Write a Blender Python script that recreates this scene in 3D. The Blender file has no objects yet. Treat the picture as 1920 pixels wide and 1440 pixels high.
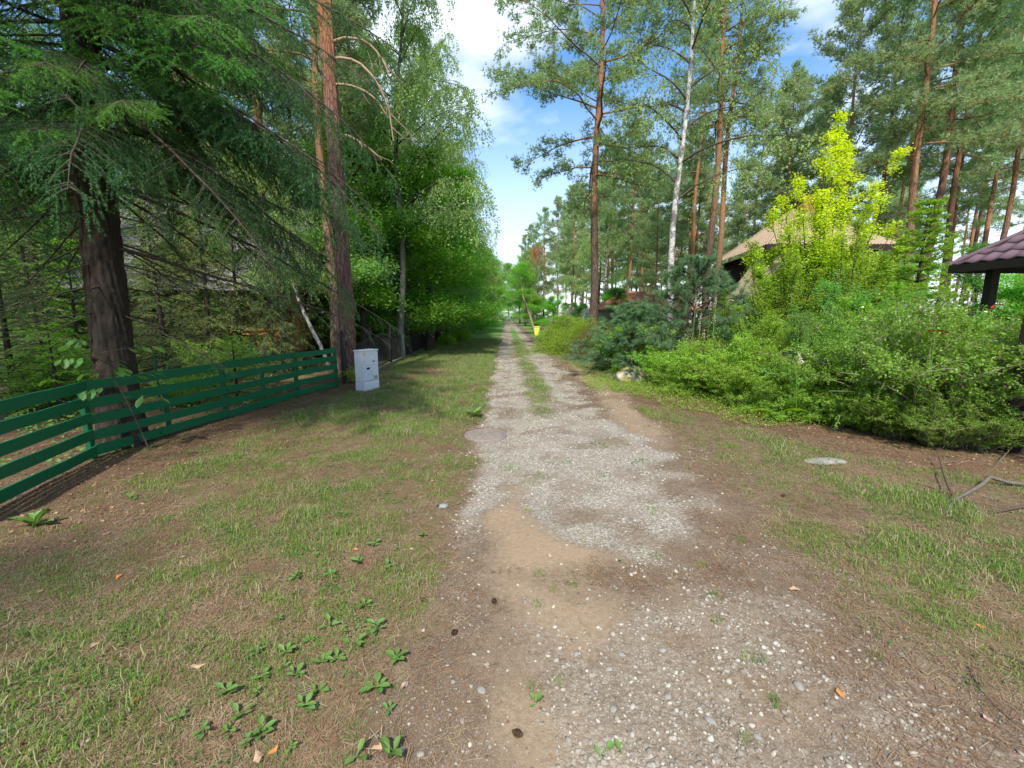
import bpy, math, random
import numpy as np
from mathutils import Vector, Matrix, Euler
R = math.radians
rnd = random.Random(7)
sc = bpy.context.scene
COL = sc.collection

# ---------------------------------------------------------------- camera
CAMZ, FPX, PITCH, YAW = 1.70, 820.0, R(9.0), math.atan(10/820)
cam_d = bpy.data.cameras.new('camera'); cam = bpy.data.objects.new('camera', cam_d); COL.objects.link(cam)
cam_d.sensor_width = 36; cam_d.lens = 36*FPX/1920; cam_d.clip_end = 1500; cam_d.clip_start = .05
cam.location = (0, 0, CAMZ); cam.rotation_euler = (R(90)-PITCH, 0, -YAW)
sc.camera = cam
CM = cam.rotation_euler.to_matrix()
# ---------------------------------------------------------------- light
SUN_DIR = Vector((-.13, -.85, .98)).normalized()       # towards the sun
sun_d = bpy.data.lights.new('sun', 'SUN'); sun = bpy.data.objects.new('sun', sun_d); COL.objects.link(sun)
sun_d.energy = 3.5; sun_d.angle = R(2.0); sun_d.color = (1, .95, .86)
sun.rotation_euler = SUN_DIR.to_track_quat('Z', 'Y').to_euler(); sun.location = (-20, -30, 50)
world = bpy.data.worlds.new('World'); sc.world = world; world.use_nodes = True
wn, wl = world.node_tree.nodes, world.node_tree.links
wn.clear()
wo = wn.new('ShaderNodeOutputWorld'); bg = wn.new('ShaderNodeBackground'); sky = wn.new('ShaderNodeTexSky')
sky.sky_type = 'NISHITA'; sky.sun_disc = False; sky.sun_elevation = math.asin(SUN_DIR.z)
sky.sun_rotation = math.atan2(SUN_DIR.x, SUN_DIR.y); sky.air_density = 1.0; sky.dust_density = .6; sky.ozone_density = 2.0
wt = wn.new('ShaderNodeTexCoord'); wm = wn.new('ShaderNodeMapping'); wm.inputs['Scale'].default_value = (1.0, 1.0, 2.4)
wm.inputs['Location'].default_value = (3.4, .35, .2)
wl.new(wt.outputs['Generated'], wm.inputs['Vector'])
nz = wn.new('ShaderNodeTexNoise'); nz.inputs['Scale'].default_value = 1.7; nz.inputs['Detail'].default_value = 7; nz.inputs['Roughness'].default_value = .52
wl.new(wm.outputs[0], nz.inputs['Vector'])
cr = wn.new('ShaderNodeValToRGB'); cr.color_ramp.elements[0].position = .50; cr.color_ramp.elements[1].position = .66
wl.new(nz.outputs['Fac'], cr.inputs['Fac'])
# thicker veil low in the sky, all the way round
sx = wn.new('ShaderNodeSeparateXYZ'); wl.new(wt.outputs['Generated'], sx.inputs[0])
mr = wn.new('ShaderNodeMapRange'); mr.inputs['From Min'].default_value = .0; mr.inputs['From Max'].default_value = .42
mr.inputs['To Min'].default_value = .85; mr.inputs['To Max'].default_value = .06; wl.new(sx.outputs['Z'], mr.inputs['Value'])
mx = wn.new('ShaderNodeMath'); mx.operation = 'MAXIMUM'; wl.new(cr.outputs['Color'], mx.inputs[0]); wl.new(mr.outputs[0], mx.inputs[1])
mixc = wn.new('ShaderNodeMix'); mixc.data_type = 'RGBA'
hs = wn.new('ShaderNodeHueSaturation'); hs.inputs['Saturation'].default_value = 1.32; hs.inputs['Value'].default_value = .92
wl.new(sky.outputs[0], hs.inputs['Color'])
wl.new(mx.outputs[0], mixc.inputs['Factor']); wl.new(hs.outputs[0], mixc.inputs['A']); mixc.inputs['B'].default_value = (4.6, 4.95, 5.3, 1)
wl.new(mixc.outputs['Result'], bg.inputs['Color']); bg.inputs['Strength'].default_value = .15
wl.new(bg.outputs[0], wo.inputs[0])
sc.view_settings.view_transform = 'Standard'; sc.view_settings.look = 'None'; sc.view_settings.gamma = 1
sc.view_settings.exposure = .98
cy = sc.cycles
cy.max_bounces = 6; cy.diffuse_bounces = 3; cy.transmission_bounces = 4; cy.transparent_max_bounces = 4; cy.glossy_bounces = 2
cy.use_denoising = True; cy.caustics_reflective = False; cy.caustics_refractive = False

# ---------------------------------------------------------------- helpers
def ray(px, py):
    return CM @ Vector((px-960, 720-py, -FPX))
def gp(px, py, z=0.0):                 # pixel of the photograph -> point on the ground
    d = ray(px, py); k = (z-CAMZ)/d.z
    return Vector((d.x*k, d.y*k, z))
def at(px, py, Y):                     # point on the pixel's ray at forward distance Y
    d = ray(px, py); k = Y/d.y
    return Vector((d.x*k, Y, CAMZ+d.z*k))

def _h(ix, iy, seed):
    n = (ix.astype(np.int64)*374761393 + iy.astype(np.int64)*668265263 + seed*974634777) & 0x7fffffff
    n = ((n ^ (n >> 13))*1274126177) & 0x7fffffff
    return ((n ^ (n >> 16)) & 0xffff)/65535.0
def vn(x, y, seed=0):
    x = np.asarray(x, float); y = np.asarray(y, float)
    ix = np.floor(x); iy = np.floor(y); fx = x-ix; fy = y-iy
    fx = fx*fx*(3-2*fx); fy = fy*fy*(3-2*fy); ix = ix.astype(int); iy = iy.astype(int)
    a = _h(ix, iy, seed); b = _h(ix+1, iy, seed); c = _h(ix, iy+1, seed); d = _h(ix+1, iy+1, seed)
    return (a*(1-fx)+b*fx)*(1-fy)+(c*(1-fx)+d*fx)*fy
def fbm(x, y, seed=0, o=4):
    s = 0; a = .5; t = 0
    for i in range(o):
        s = s+a*vn(np.asarray(x)*2**i, np.asarray(y)*2**i, seed+i*17); t += a; a *= .5
    return s/t
def ss(a, b, x):
    t = np.clip((x-a)/(b-a), 0, 1); return t*t*(3-2*t)

def tag(o, label=None, cat=None, group=None, kind=None):
    if label: o['label'] = label
    if cat: o['category'] = cat
    if group: o['group'] = group
    if kind: o['kind'] = kind
    return o
def empty(name, loc, rz=0, label=None, cat=None, group=None, parent=None):
    o = bpy.data.objects.new(name, None); COL.objects.link(o); o.location = loc; o.rotation_euler = (0, 0, rz); o.empty_display_size = .2
    o.parent = parent
    return tag(o, label, cat, group)

class Geo:
    """collects vertices and faces, builds one mesh"""
    def __init__(s): s.v = []; s.f = []; s.n = 0
    def add(s, v, f, m=0, smooth=False):
        v = np.asarray(v, float).reshape(-1, 3); f = np.asarray(f, int)
        s.v.append(v); s.f.append((f+s.n, m, smooth)); s.n += len(v)
        return s
    def tube(s, pts, r0, r1=None, sides=5, m=0, rad=None, cap=False):
        pts = np.asarray(pts, float); n = len(pts)
        if rad is None: rad = np.linspace(r0, r1 if r1 is not None else r0, n)
        t = np.gradient(pts, axis=0); t /= np.linalg.norm(t, axis=1)[:, None]+1e-9
        ref = np.array([1., 0, 0]) if abs(t[0][0]) < .8 else np.array([0, 1., 0])
        a = np.cross(t, ref); a /= np.linalg.norm(a, axis=1)[:, None]+1e-9; b = np.cross(t, a)
        ang = np.arange(sides)*2*np.pi/sides
        ring = pts[:, None]+rad[:, None, None]*(np.cos(ang)[None, :, None]*a[:, None]+np.sin(ang)[None, :, None]*b[:, None])
        i = np.arange(n-1)[:, None]*sides; j = np.arange(sides)[None]; k = (j+1) % sides
        f = np.stack([i+j, i+k, i+sides+k, i+sides+j], -1).reshape(-1, 4)
        s.add(ring.reshape(-1, 3), f[:, ::-1], m, True)
        if cap:
            for e, o in ((0, 1), (n-1, -1)):
                s.v.append(ring[e]); s.f.append((np.array([list(range(sides))[::o]])+s.n, m, False)); s.n += sides
        return s
    def box(s, lo, hi, m=0, M=None):
        x0, y0, z0 = lo; x1, y1, z1 = hi
        v = np.array([(x, y, z) for z in (z0, z1) for y in (y0, y1) for x in (x0, x1)], float)
        if M is not None: v = v@np.array(M.to_3x3()).T+np.array(M.translation)
        s.add(v, [(0, 2, 3, 1), (4, 5, 7, 6), (0, 1, 5, 4), (2, 6, 7, 3), (0, 4, 6, 2), (1, 3, 7, 5)], m); return s
    def lathe(s, prof, sides=24, m=0):
        p = np.asarray(prof, float); a = np.arange(sides)*2*np.pi/sides
        ring = np.stack([p[:, None, 0]*np.cos(a), p[:, None, 0]*np.sin(a), np.repeat(p[:, None, 1], sides, 1)], -1)
        n = len(p); i = np.arange(n-1)[:, None]*sides; j = np.arange(sides)[None]; k = (j+1) % sides
        s.add(ring.reshape(-1, 3), np.stack([i+j, i+k, i+sides+k, i+sides+j], -1).reshape(-1, 4), m, True); return s
    def mesh(s, name, mats):
        me = bpy.data.meshes.new(name)
        V = np.concatenate(s.v) if s.v else np.zeros((0, 3))
        me.vertices.add(len(V)); me.vertices.foreach_set('co', V.astype(np.float32).ravel())
        loops = np.concatenate([f.ravel() for f, m, q in s.f]); cnt = np.concatenate([np.full(len(f), f.shape[1]) for f, m, q in s.f])
        mi = np.concatenate([np.full(len(f), m) for f, m, q in s.f]); sm = np.concatenate([np.full(len(f), q) for f, m, q in s.f])
        me.loops.add(len(loops)); me.loops.foreach_set('vertex_index', loops.astype(np.int32))
        me.polygons.add(len(cnt)); st = np.concatenate([[0], np.cumsum(cnt)[:-1]])
        me.polygons.foreach_set('loop_start', st.astype(np.int32)); me.polygons.foreach_set('loop_total', cnt.astype(np.int32))
        me.polygons.foreach_set('material_index', mi.astype(np.int32)); me.polygons.foreach_set('use_smooth', sm.astype(bool))
        for m in (mats if isinstance(mats, (list, tuple)) else [mats]): me.materials.append(m)
        me.update(calc_edges=True); me.validate()
        return me
    def build(s, name, mats, parent=None, loc=None):
        o = bpy.data.objects.new(name, s.mesh(name, mats)); COL.objects.link(o)
        if parent: o.parent = parent
        if loc is not None: o.location = loc
        return o
def inst(name, me, parent=None, loc=(0, 0, 0), rot=(0, 0, 0), scale=(1, 1, 1)):
    o = bpy.data.objects.new(name, me); COL.objects.link(o); o.parent = parent; o.location = loc; o.rotation_euler = rot
    o.scale = scale if hasattr(scale, '__len__') else (scale,)*3
    return o
def bevel(o, w=.004, seg=1):
    b = o.modifiers.new('bevel', 'BEVEL'); b.width = w; b.segments = seg; b.limit_method = 'ANGLE'; return o

# ---------------------------------------------------------------- materials
class Mt:
    def __init__(s, name):
        s.m = bpy.data.materials.new(name); s.m.use_nodes = True; s.nt = s.m.node_tree; s.nt.nodes.clear()
        s.out = s.nt.nodes.new('ShaderNodeOutputMaterial')
    def n(s, t, props=None, **k):
        x = s.nt.nodes.new('ShaderNode'+t)
        for a, b in (props or {}).items(): setattr(x, a, b)
        for a, b in k.items(): s.set(x, a.replace('_', ' '), b)
        return x
    def set(s, x, key, b):
        i = x.inputs[int(key[1:])] if key[0] == '#' else x.inputs[key]
        if hasattr(b, 'outputs'): s.nt.links.new(b.outputs[0], i)
        elif isinstance(b, bpy.types.NodeSocket): s.nt.links.new(b, i)
        else: i.default_value = (*b, 1) if isinstance(b, tuple) and len(b) == 3 and i.type == 'RGBA' else b
    def co(s, scale=(1, 1, 1), kind='Object', loc=(0, 0, 0)):
        c = s.n('TexCoord'); mp = s.n('Mapping', Vector=c.outputs[kind], Scale=scale, Location=loc); return mp
    def noise(s, scale=5, detail=5, rough=.6, co=None, dist=0):
        x = s.n('TexNoise', Scale=scale, Detail=detail, Roughness=rough, Distortion=dist)
        s.set(x, 'Vector', co if co is not None else s.co()); return x
    def ramp(s, fac, stops):
        x = s.n('ValToRGB'); s.set(x, 'Fac', fac); e = x.color_ramp.elements
        while len(e) < len(stops): e.new(.5)
        for i, (p, c) in enumerate(stops):
            e[i].position = p; e[i].color = (*c, 1) if hasattr(c, '__len__') else (c, c, c, 1)
        return x
    def mix(s, f, a, b, mode='MIX'):
        x = s.nt.nodes.new('ShaderNodeMix'); x.data_type = 'RGBA'; x.blend_type = mode; x.clamp_factor = True
        for i, v in ((0, f), (6, a), (7, b)):
            if hasattr(v, 'outputs'): s.nt.links.new(v.outputs[2] if v.bl_idname == 'ShaderNodeMix' else v.outputs[0], x.inputs[i])
            elif isinstance(v, bpy.types.NodeSocket): s.nt.links.new(v, x.inputs[i])
            else: x.inputs[i].default_value = (*v, 1) if hasattr(v, '__len__') and len(v) == 3 else v
        return x.outputs[2]
    def math(s, op, a, b=0.0):
        x = s.n('Math', {'operation': op}); s.set(x, '#0', a); s.set(x, '#1', b); return x
    def bump(s, h, strength=.5, dist=.01):
        return s.n('Bump', Height=h, Strength=strength, Distance=dist)
    def done(s, color, rough=.8, spec=.3, bump=None, metal=0, disp=None, **k):
        p = s.n('BsdfPrincipled'); s.set(p, 'Base Color', color); s.set(p, 'Roughness', rough)
        p.inputs['Specular IOR Level'].default_value = spec; p.inputs['Metallic'].default_value = metal
        if bump is not None: s.set(p, 'Normal', bump)
        s.nt.links.new(p.outputs[0], s.out.inputs[0]); return s.m

def plain(name, c, rough=.7, spec=.3, var=.12, scale=8, bump=.2, metal=0):
    t = Mt(name); a = t.noise(scale, 6); b = t.noise(scale*7, 3)
    v = t.mix(t.ramp(a, [(.3, 1-var*1.6), (.7, 1+0*var)]), (0, 0, 0), tuple(c))
    v = t.mix(.25, v, t.mix(b, tuple(x*(1-2*var) for x in c), tuple(min(1, x*(1+2*var)) for x in c)))
    return t.done(v, rough, spec, t.bump(b, bump, .003), metal)

def leafmat(name, c1, c2, trans=.45, rough=.5, spec=.35, dry=None, tcol=None, top=None):
    """leaf: every leaf its own shade between c1 and c2, light passes through"""
    t = Mt(name); g = t.n('NewGeometry'); oi = t.n('ObjectInfo')
    rpi = g.outputs['Random Per Island']
    big = t.noise(.55, 2, .5, co=g.outputs['Position'])
    f = t.math('ADD', t.math('MULTIPLY', rpi, .55), t.math('MULTIPLY', big, .55))
    col = t.mix(f, c1, c2)
    if top:
        sp = t.n('SeparateXYZ', Vector=t.n('TexCoord').outputs['Object']); zz = t.math('ADD', sp.outputs['Z'], t.math('MULTIPLY', rpi, 1.2))
        col = t.mix(t.n('MapRange', Value=zz, From_Min=top[0], From_Max=top[1]), col, t.mix(rpi, *top[2]))
    h = t.n('HueSaturation', Color=col); t.set(h, 'Hue', t.math('ADD', t.math('MULTIPLY', oi.outputs['Random'], .03), .485))
    t.set(h, 'Value', t.math('ADD', t.math('MULTIPLY', oi.outputs['Random'], .3), .85))
    col = h.outputs[0]
    if dry:
        col = t.mix(t.math('GREATER_THAN', rpi, 1-dry[0]), col, dry[1])
    p = t.n('BsdfPrincipled', Base_Color=col, Roughness=rough); p.inputs['Specular IOR Level'].default_value = spec
    tr = t.n('BsdfTranslucent'); tc = t.n('HueSaturation', Color=col, Saturation=1.15, Value=1.75, Hue=.49); t.set(tr, 'Color', tc)
    mxs = t.n('MixShader', Fac=trans); t.set(mxs, '#1', p); t.set(mxs, '#2', tr)
    t.nt.links.new(mxs.outputs[0], t.out.inputs[0]); return t.m

def bark_pine(name, low=(.115, .075, .058), up=(.35, .175, .09), z0=4.5, z1=8.5, sc_=1.0):
    t = Mt(name); tc = t.n('TexCoord'); sp = t.n('SeparateXYZ', Vector=tc.outputs['Object'])
    co = t.co((15*sc_, 15*sc_, 3.2*sc_)); v = t.n('TexVoronoi', {'feature': 'DISTANCE_TO_EDGE'}, Scale=1.6, Vector=t.mix(.3, co.outputs[0], t.noise(2, 3, co=co).outputs['Color']))
    nz_ = t.noise(3, 6, .65, co=co); fine = t.noise(22, 5, .7, co=t.co((6, 6, 2)))
    zz = t.math('ADD', sp.outputs['Z'], t.math('MULTIPLY', nz_, 2.0))
    m = t.n('MapRange', Value=zz, From_Min=z0+1, From_Max=z1+1)
    edge = t.ramp(v, [(0, .45), (.2, 1)])
    lo = t.mix(nz_, tuple(x*.6 for x in low), tuple(min(1, x*1.75) for x in low)); lo = t.mix(fine, lo, tuple(min(1, x*1.5) for x in low))
    hi = t.mix(fine, tuple(x*.55 for x in up), tuple(min(1, x*1.25) for x in up))
    c = t.mix(m, lo, hi); c = t.mix(1.0, c, t.mix(m, edge, (.9, .9, .9)), 'MULTIPLY')
    hgt = t.math('ADD', edge, t.math('MULTIPLY', fine, .5))
    return t.done(c, .9, .15, t.bump(hgt, .9, .03))
def bark_dark(name, a=(.05, .038, .03), b=(.14, .115, .095), moss=(.07, .08, .03), mf=.3):
    t = Mt(name); co = t.co((8, 8, 3)); n1 = t.noise(2.2, 7, .7, co=co); n2 = t.noise(14, 4, .7, co=co); n3 = t.noise(.8, 4)
    c = t.mix(n1, a, b); c = t.mix(t.ramp(n2, [(.35, .0), (.7, .6)]), c, tuple(x*.45 for x in a))
    c = t.mix(t.ramp(n3, [(.5, 0.), (.75, mf)]), c, moss)
    return t.done(c, .95, .1, t.bump(t.math('ADD', n1, n2), .8, .02))
def bark_birch(name):
    t = Mt(name); tc = t.n('TexCoord'); sp = t.n('SeparateXYZ', Vector=tc.outputs['Object'])
    a = t.noise(3.0, 4, .6, co=t.co((5, 5, 14))); b = t.noise(2.0, 6, .65, co=t.co((2.5, 2.5, 1.6))); f = t.noise(30, 3)
    base = t.mix(f, (.38, .365, .33), (.62, .60, .56))
    dark = t.ramp(a, [(.50, 0.), (.58, 1.)]); rough_ = t.ramp(b, [(.47, 0.), (.56, 1.)])
    lowm = t.n('MapRange', Value=sp.outputs['Z'], From_Min=0.3, From_Max=2.6, To_Min=.75, To_Max=.0)
    c = t.mix(t.math('MULTIPLY', dark, .8), base, (.09, .085, .08)); c = t.mix(t.math('MULTIPLY', rough_, .85), c, (.07, .06, .055)); c = t.mix(lowm, c, (.08, .07, .06))
    return t.done(c, .75, .25, t.bump(rough_, -.4, .01))

BARK_PINE = bark_pine('pine_bark'); BARK_THIN = bark_pine('thin_pine_bark', (.15, .105, .08), (.38, .19, .10), 2.5, 6.5)
BARK_SPRUCE = bark_dark('spruce_bark', (.028, .022, .018), (.115, .09, .072), (.05, .055, .025), .4); BARK_LEAFY = bark_dark('leafy_bark', (.045, .04, .033), (.12, .105, .085), (.07, .09, .03), .5)
BARK_BIRCH = bark_birch('birch_bark'); TWIG = plain('twig_brown', (.06, .045, .033)); TWIG_GREY = plain('twig_grey', (.30, .25, .19), var=.2)
BARK_HAZEL = bark_dark('yellowish_bark', (.16, .14, .06), (.32, .28, .13), (.2, .22, .05), .6)
L_PINE = leafmat('pine_needles', (.16, .26, .11), (.31, .42, .18), .38, .55)
L_PINE_FAR = leafmat('pine_needles_pale', (.19, .29, .13), (.35, .45, .20), .38, .55)
L_SPRUCE = leafmat('spruce_needles', (.026, .085, .024), (.075, .17, .048), .30, .5)
L_SPRUCE_BRIGHT = leafmat('fresh_spruce_needles', (.055, .17, .03), (.13, .31, .05), .4, .5)
L_SPRUCE_OLIVE = leafmat('olive_spruce_needles', (.12, .19, .05), (.27, .32, .11), .3, .55, dry=(.15, (.16, .12, .07)))
L_BIRCH = leafmat('birch_leaves', (.17, .30, .08), (.36, .49, .17), .45, .45)
L_GREEN = leafmat('broad_leaves', (.085, .27, .035), (.22, .46, .07), .5, .42)
L_GREEN_SOFT = leafmat('soft_broad_leaves', (.10, .26, .055), (.22, .39, .10), .5, .45)
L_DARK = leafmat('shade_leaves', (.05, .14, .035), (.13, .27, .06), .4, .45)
L_YELLOW = leafmat('golden_leaves', (.10, .25, .025), (.26, .42, .05), .42, .45, top=(2.6, 5.2, ((.36, .50, .03), (.66, .70, .06))))
L_LIME = leafmat('lime_leaves', (.13, .28, .03), (.32, .44, .07), .45, .45)
L_BLUE = leafmat('blue_pine_needles', (.075, .17, .07), (.19, .31, .15), .35, .5)
L_HEMLOCK = leafmat('hemlock_needles', (.10, .26, .03), (.34, .50, .07), .42, .5)
L_RED = leafmat('red_brown_leaves', (.10, .085, .035), (.19, .16, .055), .35, .5)
L_SHRUB = leafmat('shrub_leaves', (.12, .27, .03), (.31, .46, .065), .42, .45)
L_SHRUB2 = leafmat('grey_green_shrub_leaves', (.085, .21, .028), (.24, .37, .06), .4, .42)
L_LAUREL = leafmat('glossy_shrub_leaves', (.045, .15, .035), (.12, .28, .06), .3, .25, .5)
L_DEAD = leafmat('dead_orange_needles', (.32, .13, .05), (.50, .25, .10), .3, .7)
# ---------------------------------------------------------------- vegetation builders
def nrm(a): return a/(np.linalg.norm(a, axis=-1, keepdims=True)+1e-9)
def curve(rg, p, d, L, n=6, grav=0., wig=.08, bias=None):
    p = np.array(p, float); d = nrm(np.array(d, float)); out = [p.copy()]; st = L/n
    for i in range(n):
        d = nrm(d+rg.normal(0, wig, 3)+np.array([0, 0, grav])+(0 if bias is None else bias))
        p = p+d*st; out.append(p.copy())
    return np.array(out)
def samp(pts, t):
    t = np.clip(np.asarray(t, float), 0, 1)*(len(pts)-1); i = np.minimum(t.astype(int), len(pts)-2); f = (t-i)[..., None]
    return pts[i]*(1-f)+pts[i+1]*f, nrm(pts[i+1]-pts[i])
def needles(g, rg, pos, dr, k=8, L=.12, w=.014, spread=.8, m=0, up=0.):
    pos = np.repeat(pos, k, 0); dr = np.repeat(dr, k, 0); n = len(pos)
    d = nrm(dr+nrm(rg.normal(0, 1, (n, 3)))*spread+np.array([0, 0, up])); s = nrm(np.cross(d, rg.normal(0, 1, (n, 3))))*w/2
    l = L*rg.uniform(.65, 1.1, (n, 1))
    v = np.stack([pos-s, pos+s, pos+d*l], 1).reshape(-1, 3)
    g.add(v, np.arange(n*3).reshape(-1, 3), m)
def leaves(g, rg, pos, L=.08, w=.05, m=0, flat=.6, droop=.25, heading=None):
    n = len(pos); a = rg.uniform(0, 2*np.pi, n)
    h = np.stack([np.cos(a), np.sin(a), rg.normal(-droop, .35, n)], 1)
    if heading is not None: h = h*.6+heading
    h = nrm(h); up = nrm(np.array([0, 0, 1.])*flat+rg.normal(0, .45, (n, 3))*(1.2-flat*.6)); s = nrm(np.cross(h, up)); u = np.cross(s, h)
    l = (L*rg.uniform(.6, 1.15, n))[:, None]; ww = (w*rg.uniform(.7, 1.1, n))[:, None]/2
    v = np.stack([pos, pos+h*l*.5-s*ww+u*l*.06, pos+h*l-u*l*.08, pos+h*l*.5+s*ww+u*l*.06], 1).reshape(-1, 3)
    g.add(v, np.arange(n*4).reshape(-1, 4), m)

def trunk_curve(rg, H, lean=(0, 0), n=14, wob=.06):
    z = np.linspace(0, H, n+1); x = lean[0]*(z/H)**1.3*H; y = lean[1]*(z/H)**1.3*H
    ph = rg.uniform(0, 6, 2); am = wob*np.minimum(z/2, 1)
    return np.stack([x+am*np.sin(z*.7+ph[0]), y+am*np.sin(z*.55+ph[1]), z], 1)
def trunk_rad(n, r, top=.25, flare=1.35):
    t = np.linspace(0, 1, n); f = r*((1-t)*(1-top)+top); f[0] *= flare; f[1] *= 1+(flare-1)*.12
    return f
def fissured(pts, rad, seed, sides=56, seg=150, amp=.02, fx=9, fz=2.2):
    """a trunk with real bark relief"""
    g = Geo(); n = seg+1; t = np.linspace(0, 1, n)*(len(pts)-1); i = np.minimum(t.astype(int), len(pts)-2); f = (t-i)[:, None]
    c = pts[i]*(1-f)+pts[i+1]*f; r = np.interp(t, np.arange(len(rad)), rad)
    a = np.arange(sides)*2*np.pi/sides; A, Z = np.meshgrid(a, c[:, 2])
    ca, sa = np.cos(A)*fx/3, np.sin(A)*fx/3
    h = fbm(ca*1.6+Z*fz*.35+40, sa*1.6+Z*fz+7, seed, 4)+.6*fbm(ca*3+11, sa*3+Z*fz*.8, seed+5, 3)
    rr = r[:, None]+amp*(np.clip(h/1.6, .2, .8)-.5)*3*np.minimum(1, r/.12)[:, None]
    root = np.exp(-c[:, 2]/.25)[:, None]*r[0]*.35*np.maximum(0, np.sin(A*5+seed))
    rr = rr+root
    v = np.stack([c[:, 0][:, None]+rr*np.cos(A), c[:, 1][:, None]+rr*np.sin(A), Z], -1).reshape(-1, 3)
    ii = np.arange(n-1)[:, None]*sides; j = np.arange(sides)[None]; k = (j+1) % sides
    g.add(v, np.stack([ii+j, ii+k, ii+sides+k, ii+sides+j], -1).reshape(-1, 4), 0, True); return g

def pine(seed, H=19, r=.19, zc=9, Rm=3.6, nb=40, tuft=3, k=8, L=.15, w=.016, lean=(0, 0), low=.8, sides=9, dead=5, subs=9, asym=None):
    rg = np.random.RandomState(seed); T = Geo(); C = Geo(); tp = trunk_curve(rg, H, lean)
    T.tube(tp, 0, rad=trunk_rad(len(tp), r, .18), sides=sides)
    P, D = [], []
    for b in range(nb):
        t = (b+rg.uniform(0, 1))/nb; z = zc+(H-zc)*t*.99; az = b*2.4+rg.normal(0, .5)
        Lb = Rm*(low+(1-low)*min(1, t*3))*math.sqrt(max(.06, 1-t**1.8))*rg.uniform(.6, 1.1)
        if asym is not None: Lb *= 1+asym[1]*math.cos(az-asym[0])
        p, _ = samp(tp, np.array([z/H])); el = -.05+t*.9+rg.normal(0, .15)
        c = curve(rg, p[0], (math.cos(az)*math.cos(el), math.sin(az)*math.cos(el), math.sin(el)), Lb, 6, -.05+.06*t, .13)
        T.tube(c, max(.012, r*.32*(1-t*.7)*Lb/Rm), .008, 4)
        for s in range(subs):
            f = .22+.78*(s+rg.uniform(0, 1))/subs; q, dd = samp(c, np.array([f])); sl = Lb*rg.uniform(.16, .34)*(1.25-f*.5)
            sd = nrm(dd[0]*.7+nrm(np.cross(dd[0], [0, 0, 1]))*(1 if s % 2 else -1)*rg.uniform(.5, 1.1)+np.array([0, 0, rg.uniform(-.2, .45)]))
            sc_ = curve(rg, q[0], sd, sl, 4, .03, .16); T.tube(sc_, .012, .004, 3)
            m_ = max(4, int(sl/.10)); ft = rg.uniform(.25, 1.0, m_); pp, pd = samp(sc_, ft); P.append(pp); D.append(pd)
    P = np.concatenate(P); D = np.concatenate(D)
    P = np.repeat(P, tuft, 0)+rg.normal(0, .11, (len(P)*tuft, 3)); D = np.repeat(D, tuft, 0)
    needles(C, rg, P, nrm(D+rg.normal(0, .4, D.shape)+np.array([0, 0, .3])), k, L, w, .85)
    for i in range(dead):          # dead snags under the crown
        z = rg.uniform(zc*.35, zc); az = rg.uniform(0, 6.28); p, _ = samp(tp, np.array([z/H]))
        c = curve(rg, p[0], (math.cos(az), math.sin(az), .1), rg.uniform(.4, 1.8), 4, -.1, .15); T.tube(c, .02, .005, 4)
    return T, C

def spruce(seed, H=12, r=.16, z0=.8, Rm=2.4, k=5, L=.07, w=.012, dense=1., lean=(0, 0), step=.32, hang=.5, bare=0.):
    rg = np.random.RandomState(seed); T = Geo(); C = Geo(); tp = trunk_curve(rg, H, lean, wob=.03)
    T.tube(tp, 0, rad=trunk_rad(len(tp), r, .08), sides=9); P, D = [], []
    z = z0
    while z < H-.15:
        t = (z-z0)/(H-z0); nbr = int(rg.randint(4, 7)); off = rg.uniform(0, 6)
        for j in range(nbr):
            az = off+j*6.283/nbr+rg.normal(0, .2); Lb = (Rm*(1-t)**.85+.12)*rg.uniform(.7, 1.08)
            p, _ = samp(tp, np.array([z/H])); el = -.25+t*.8
            c = curve(rg, p[0], (math.cos(az)*math.cos(el), math.sin(az)*math.cos(el), math.sin(el)), Lb, 6, -.03+.07*t, .05, None)
            T.tube(c, max(.006, .028*Lb/Rm), .004, 4)
            ns = max(3, int(Lb/.085*dense)); fs = np.sort(rg.uniform(.12+bare, 1, ns))
            q, dd = samp(c, fs); side = nrm(np.cross(dd, [0, 0, 1.]))*np.where(np.arange(ns) % 2, 1, -1)[:, None]
            sl = (Lb*.34*(1.05-fs)+.10)*rg.uniform(.6, 1.2, ns); m_ = 7
            u = np.linspace(0, 1, m_)[None, :, None]
            h = np.array([0, 0, -1.])*hang
            pp = q[:, None]+(side*.8+dd*.6)[:, None]*sl[:, None, None]*u+h*sl[:, None, None]*u**1.6
            pd = nrm((side*.8+dd*.6)[:, None]+h*1.6*u)
            P.append(pp.reshape(-1, 3)); D.append(pd.reshape(-1, 3)); P.append(q); D.append(dd)
        z += step*rg.uniform(.8, 1.2)*(1-t*.4)
    P = np.concatenate(P); D = np.concatenate(D); P = P+rg.normal(0, .012, P.shape)
    needles(C, rg, P, D, k, L, w, .75); return T, C

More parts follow.
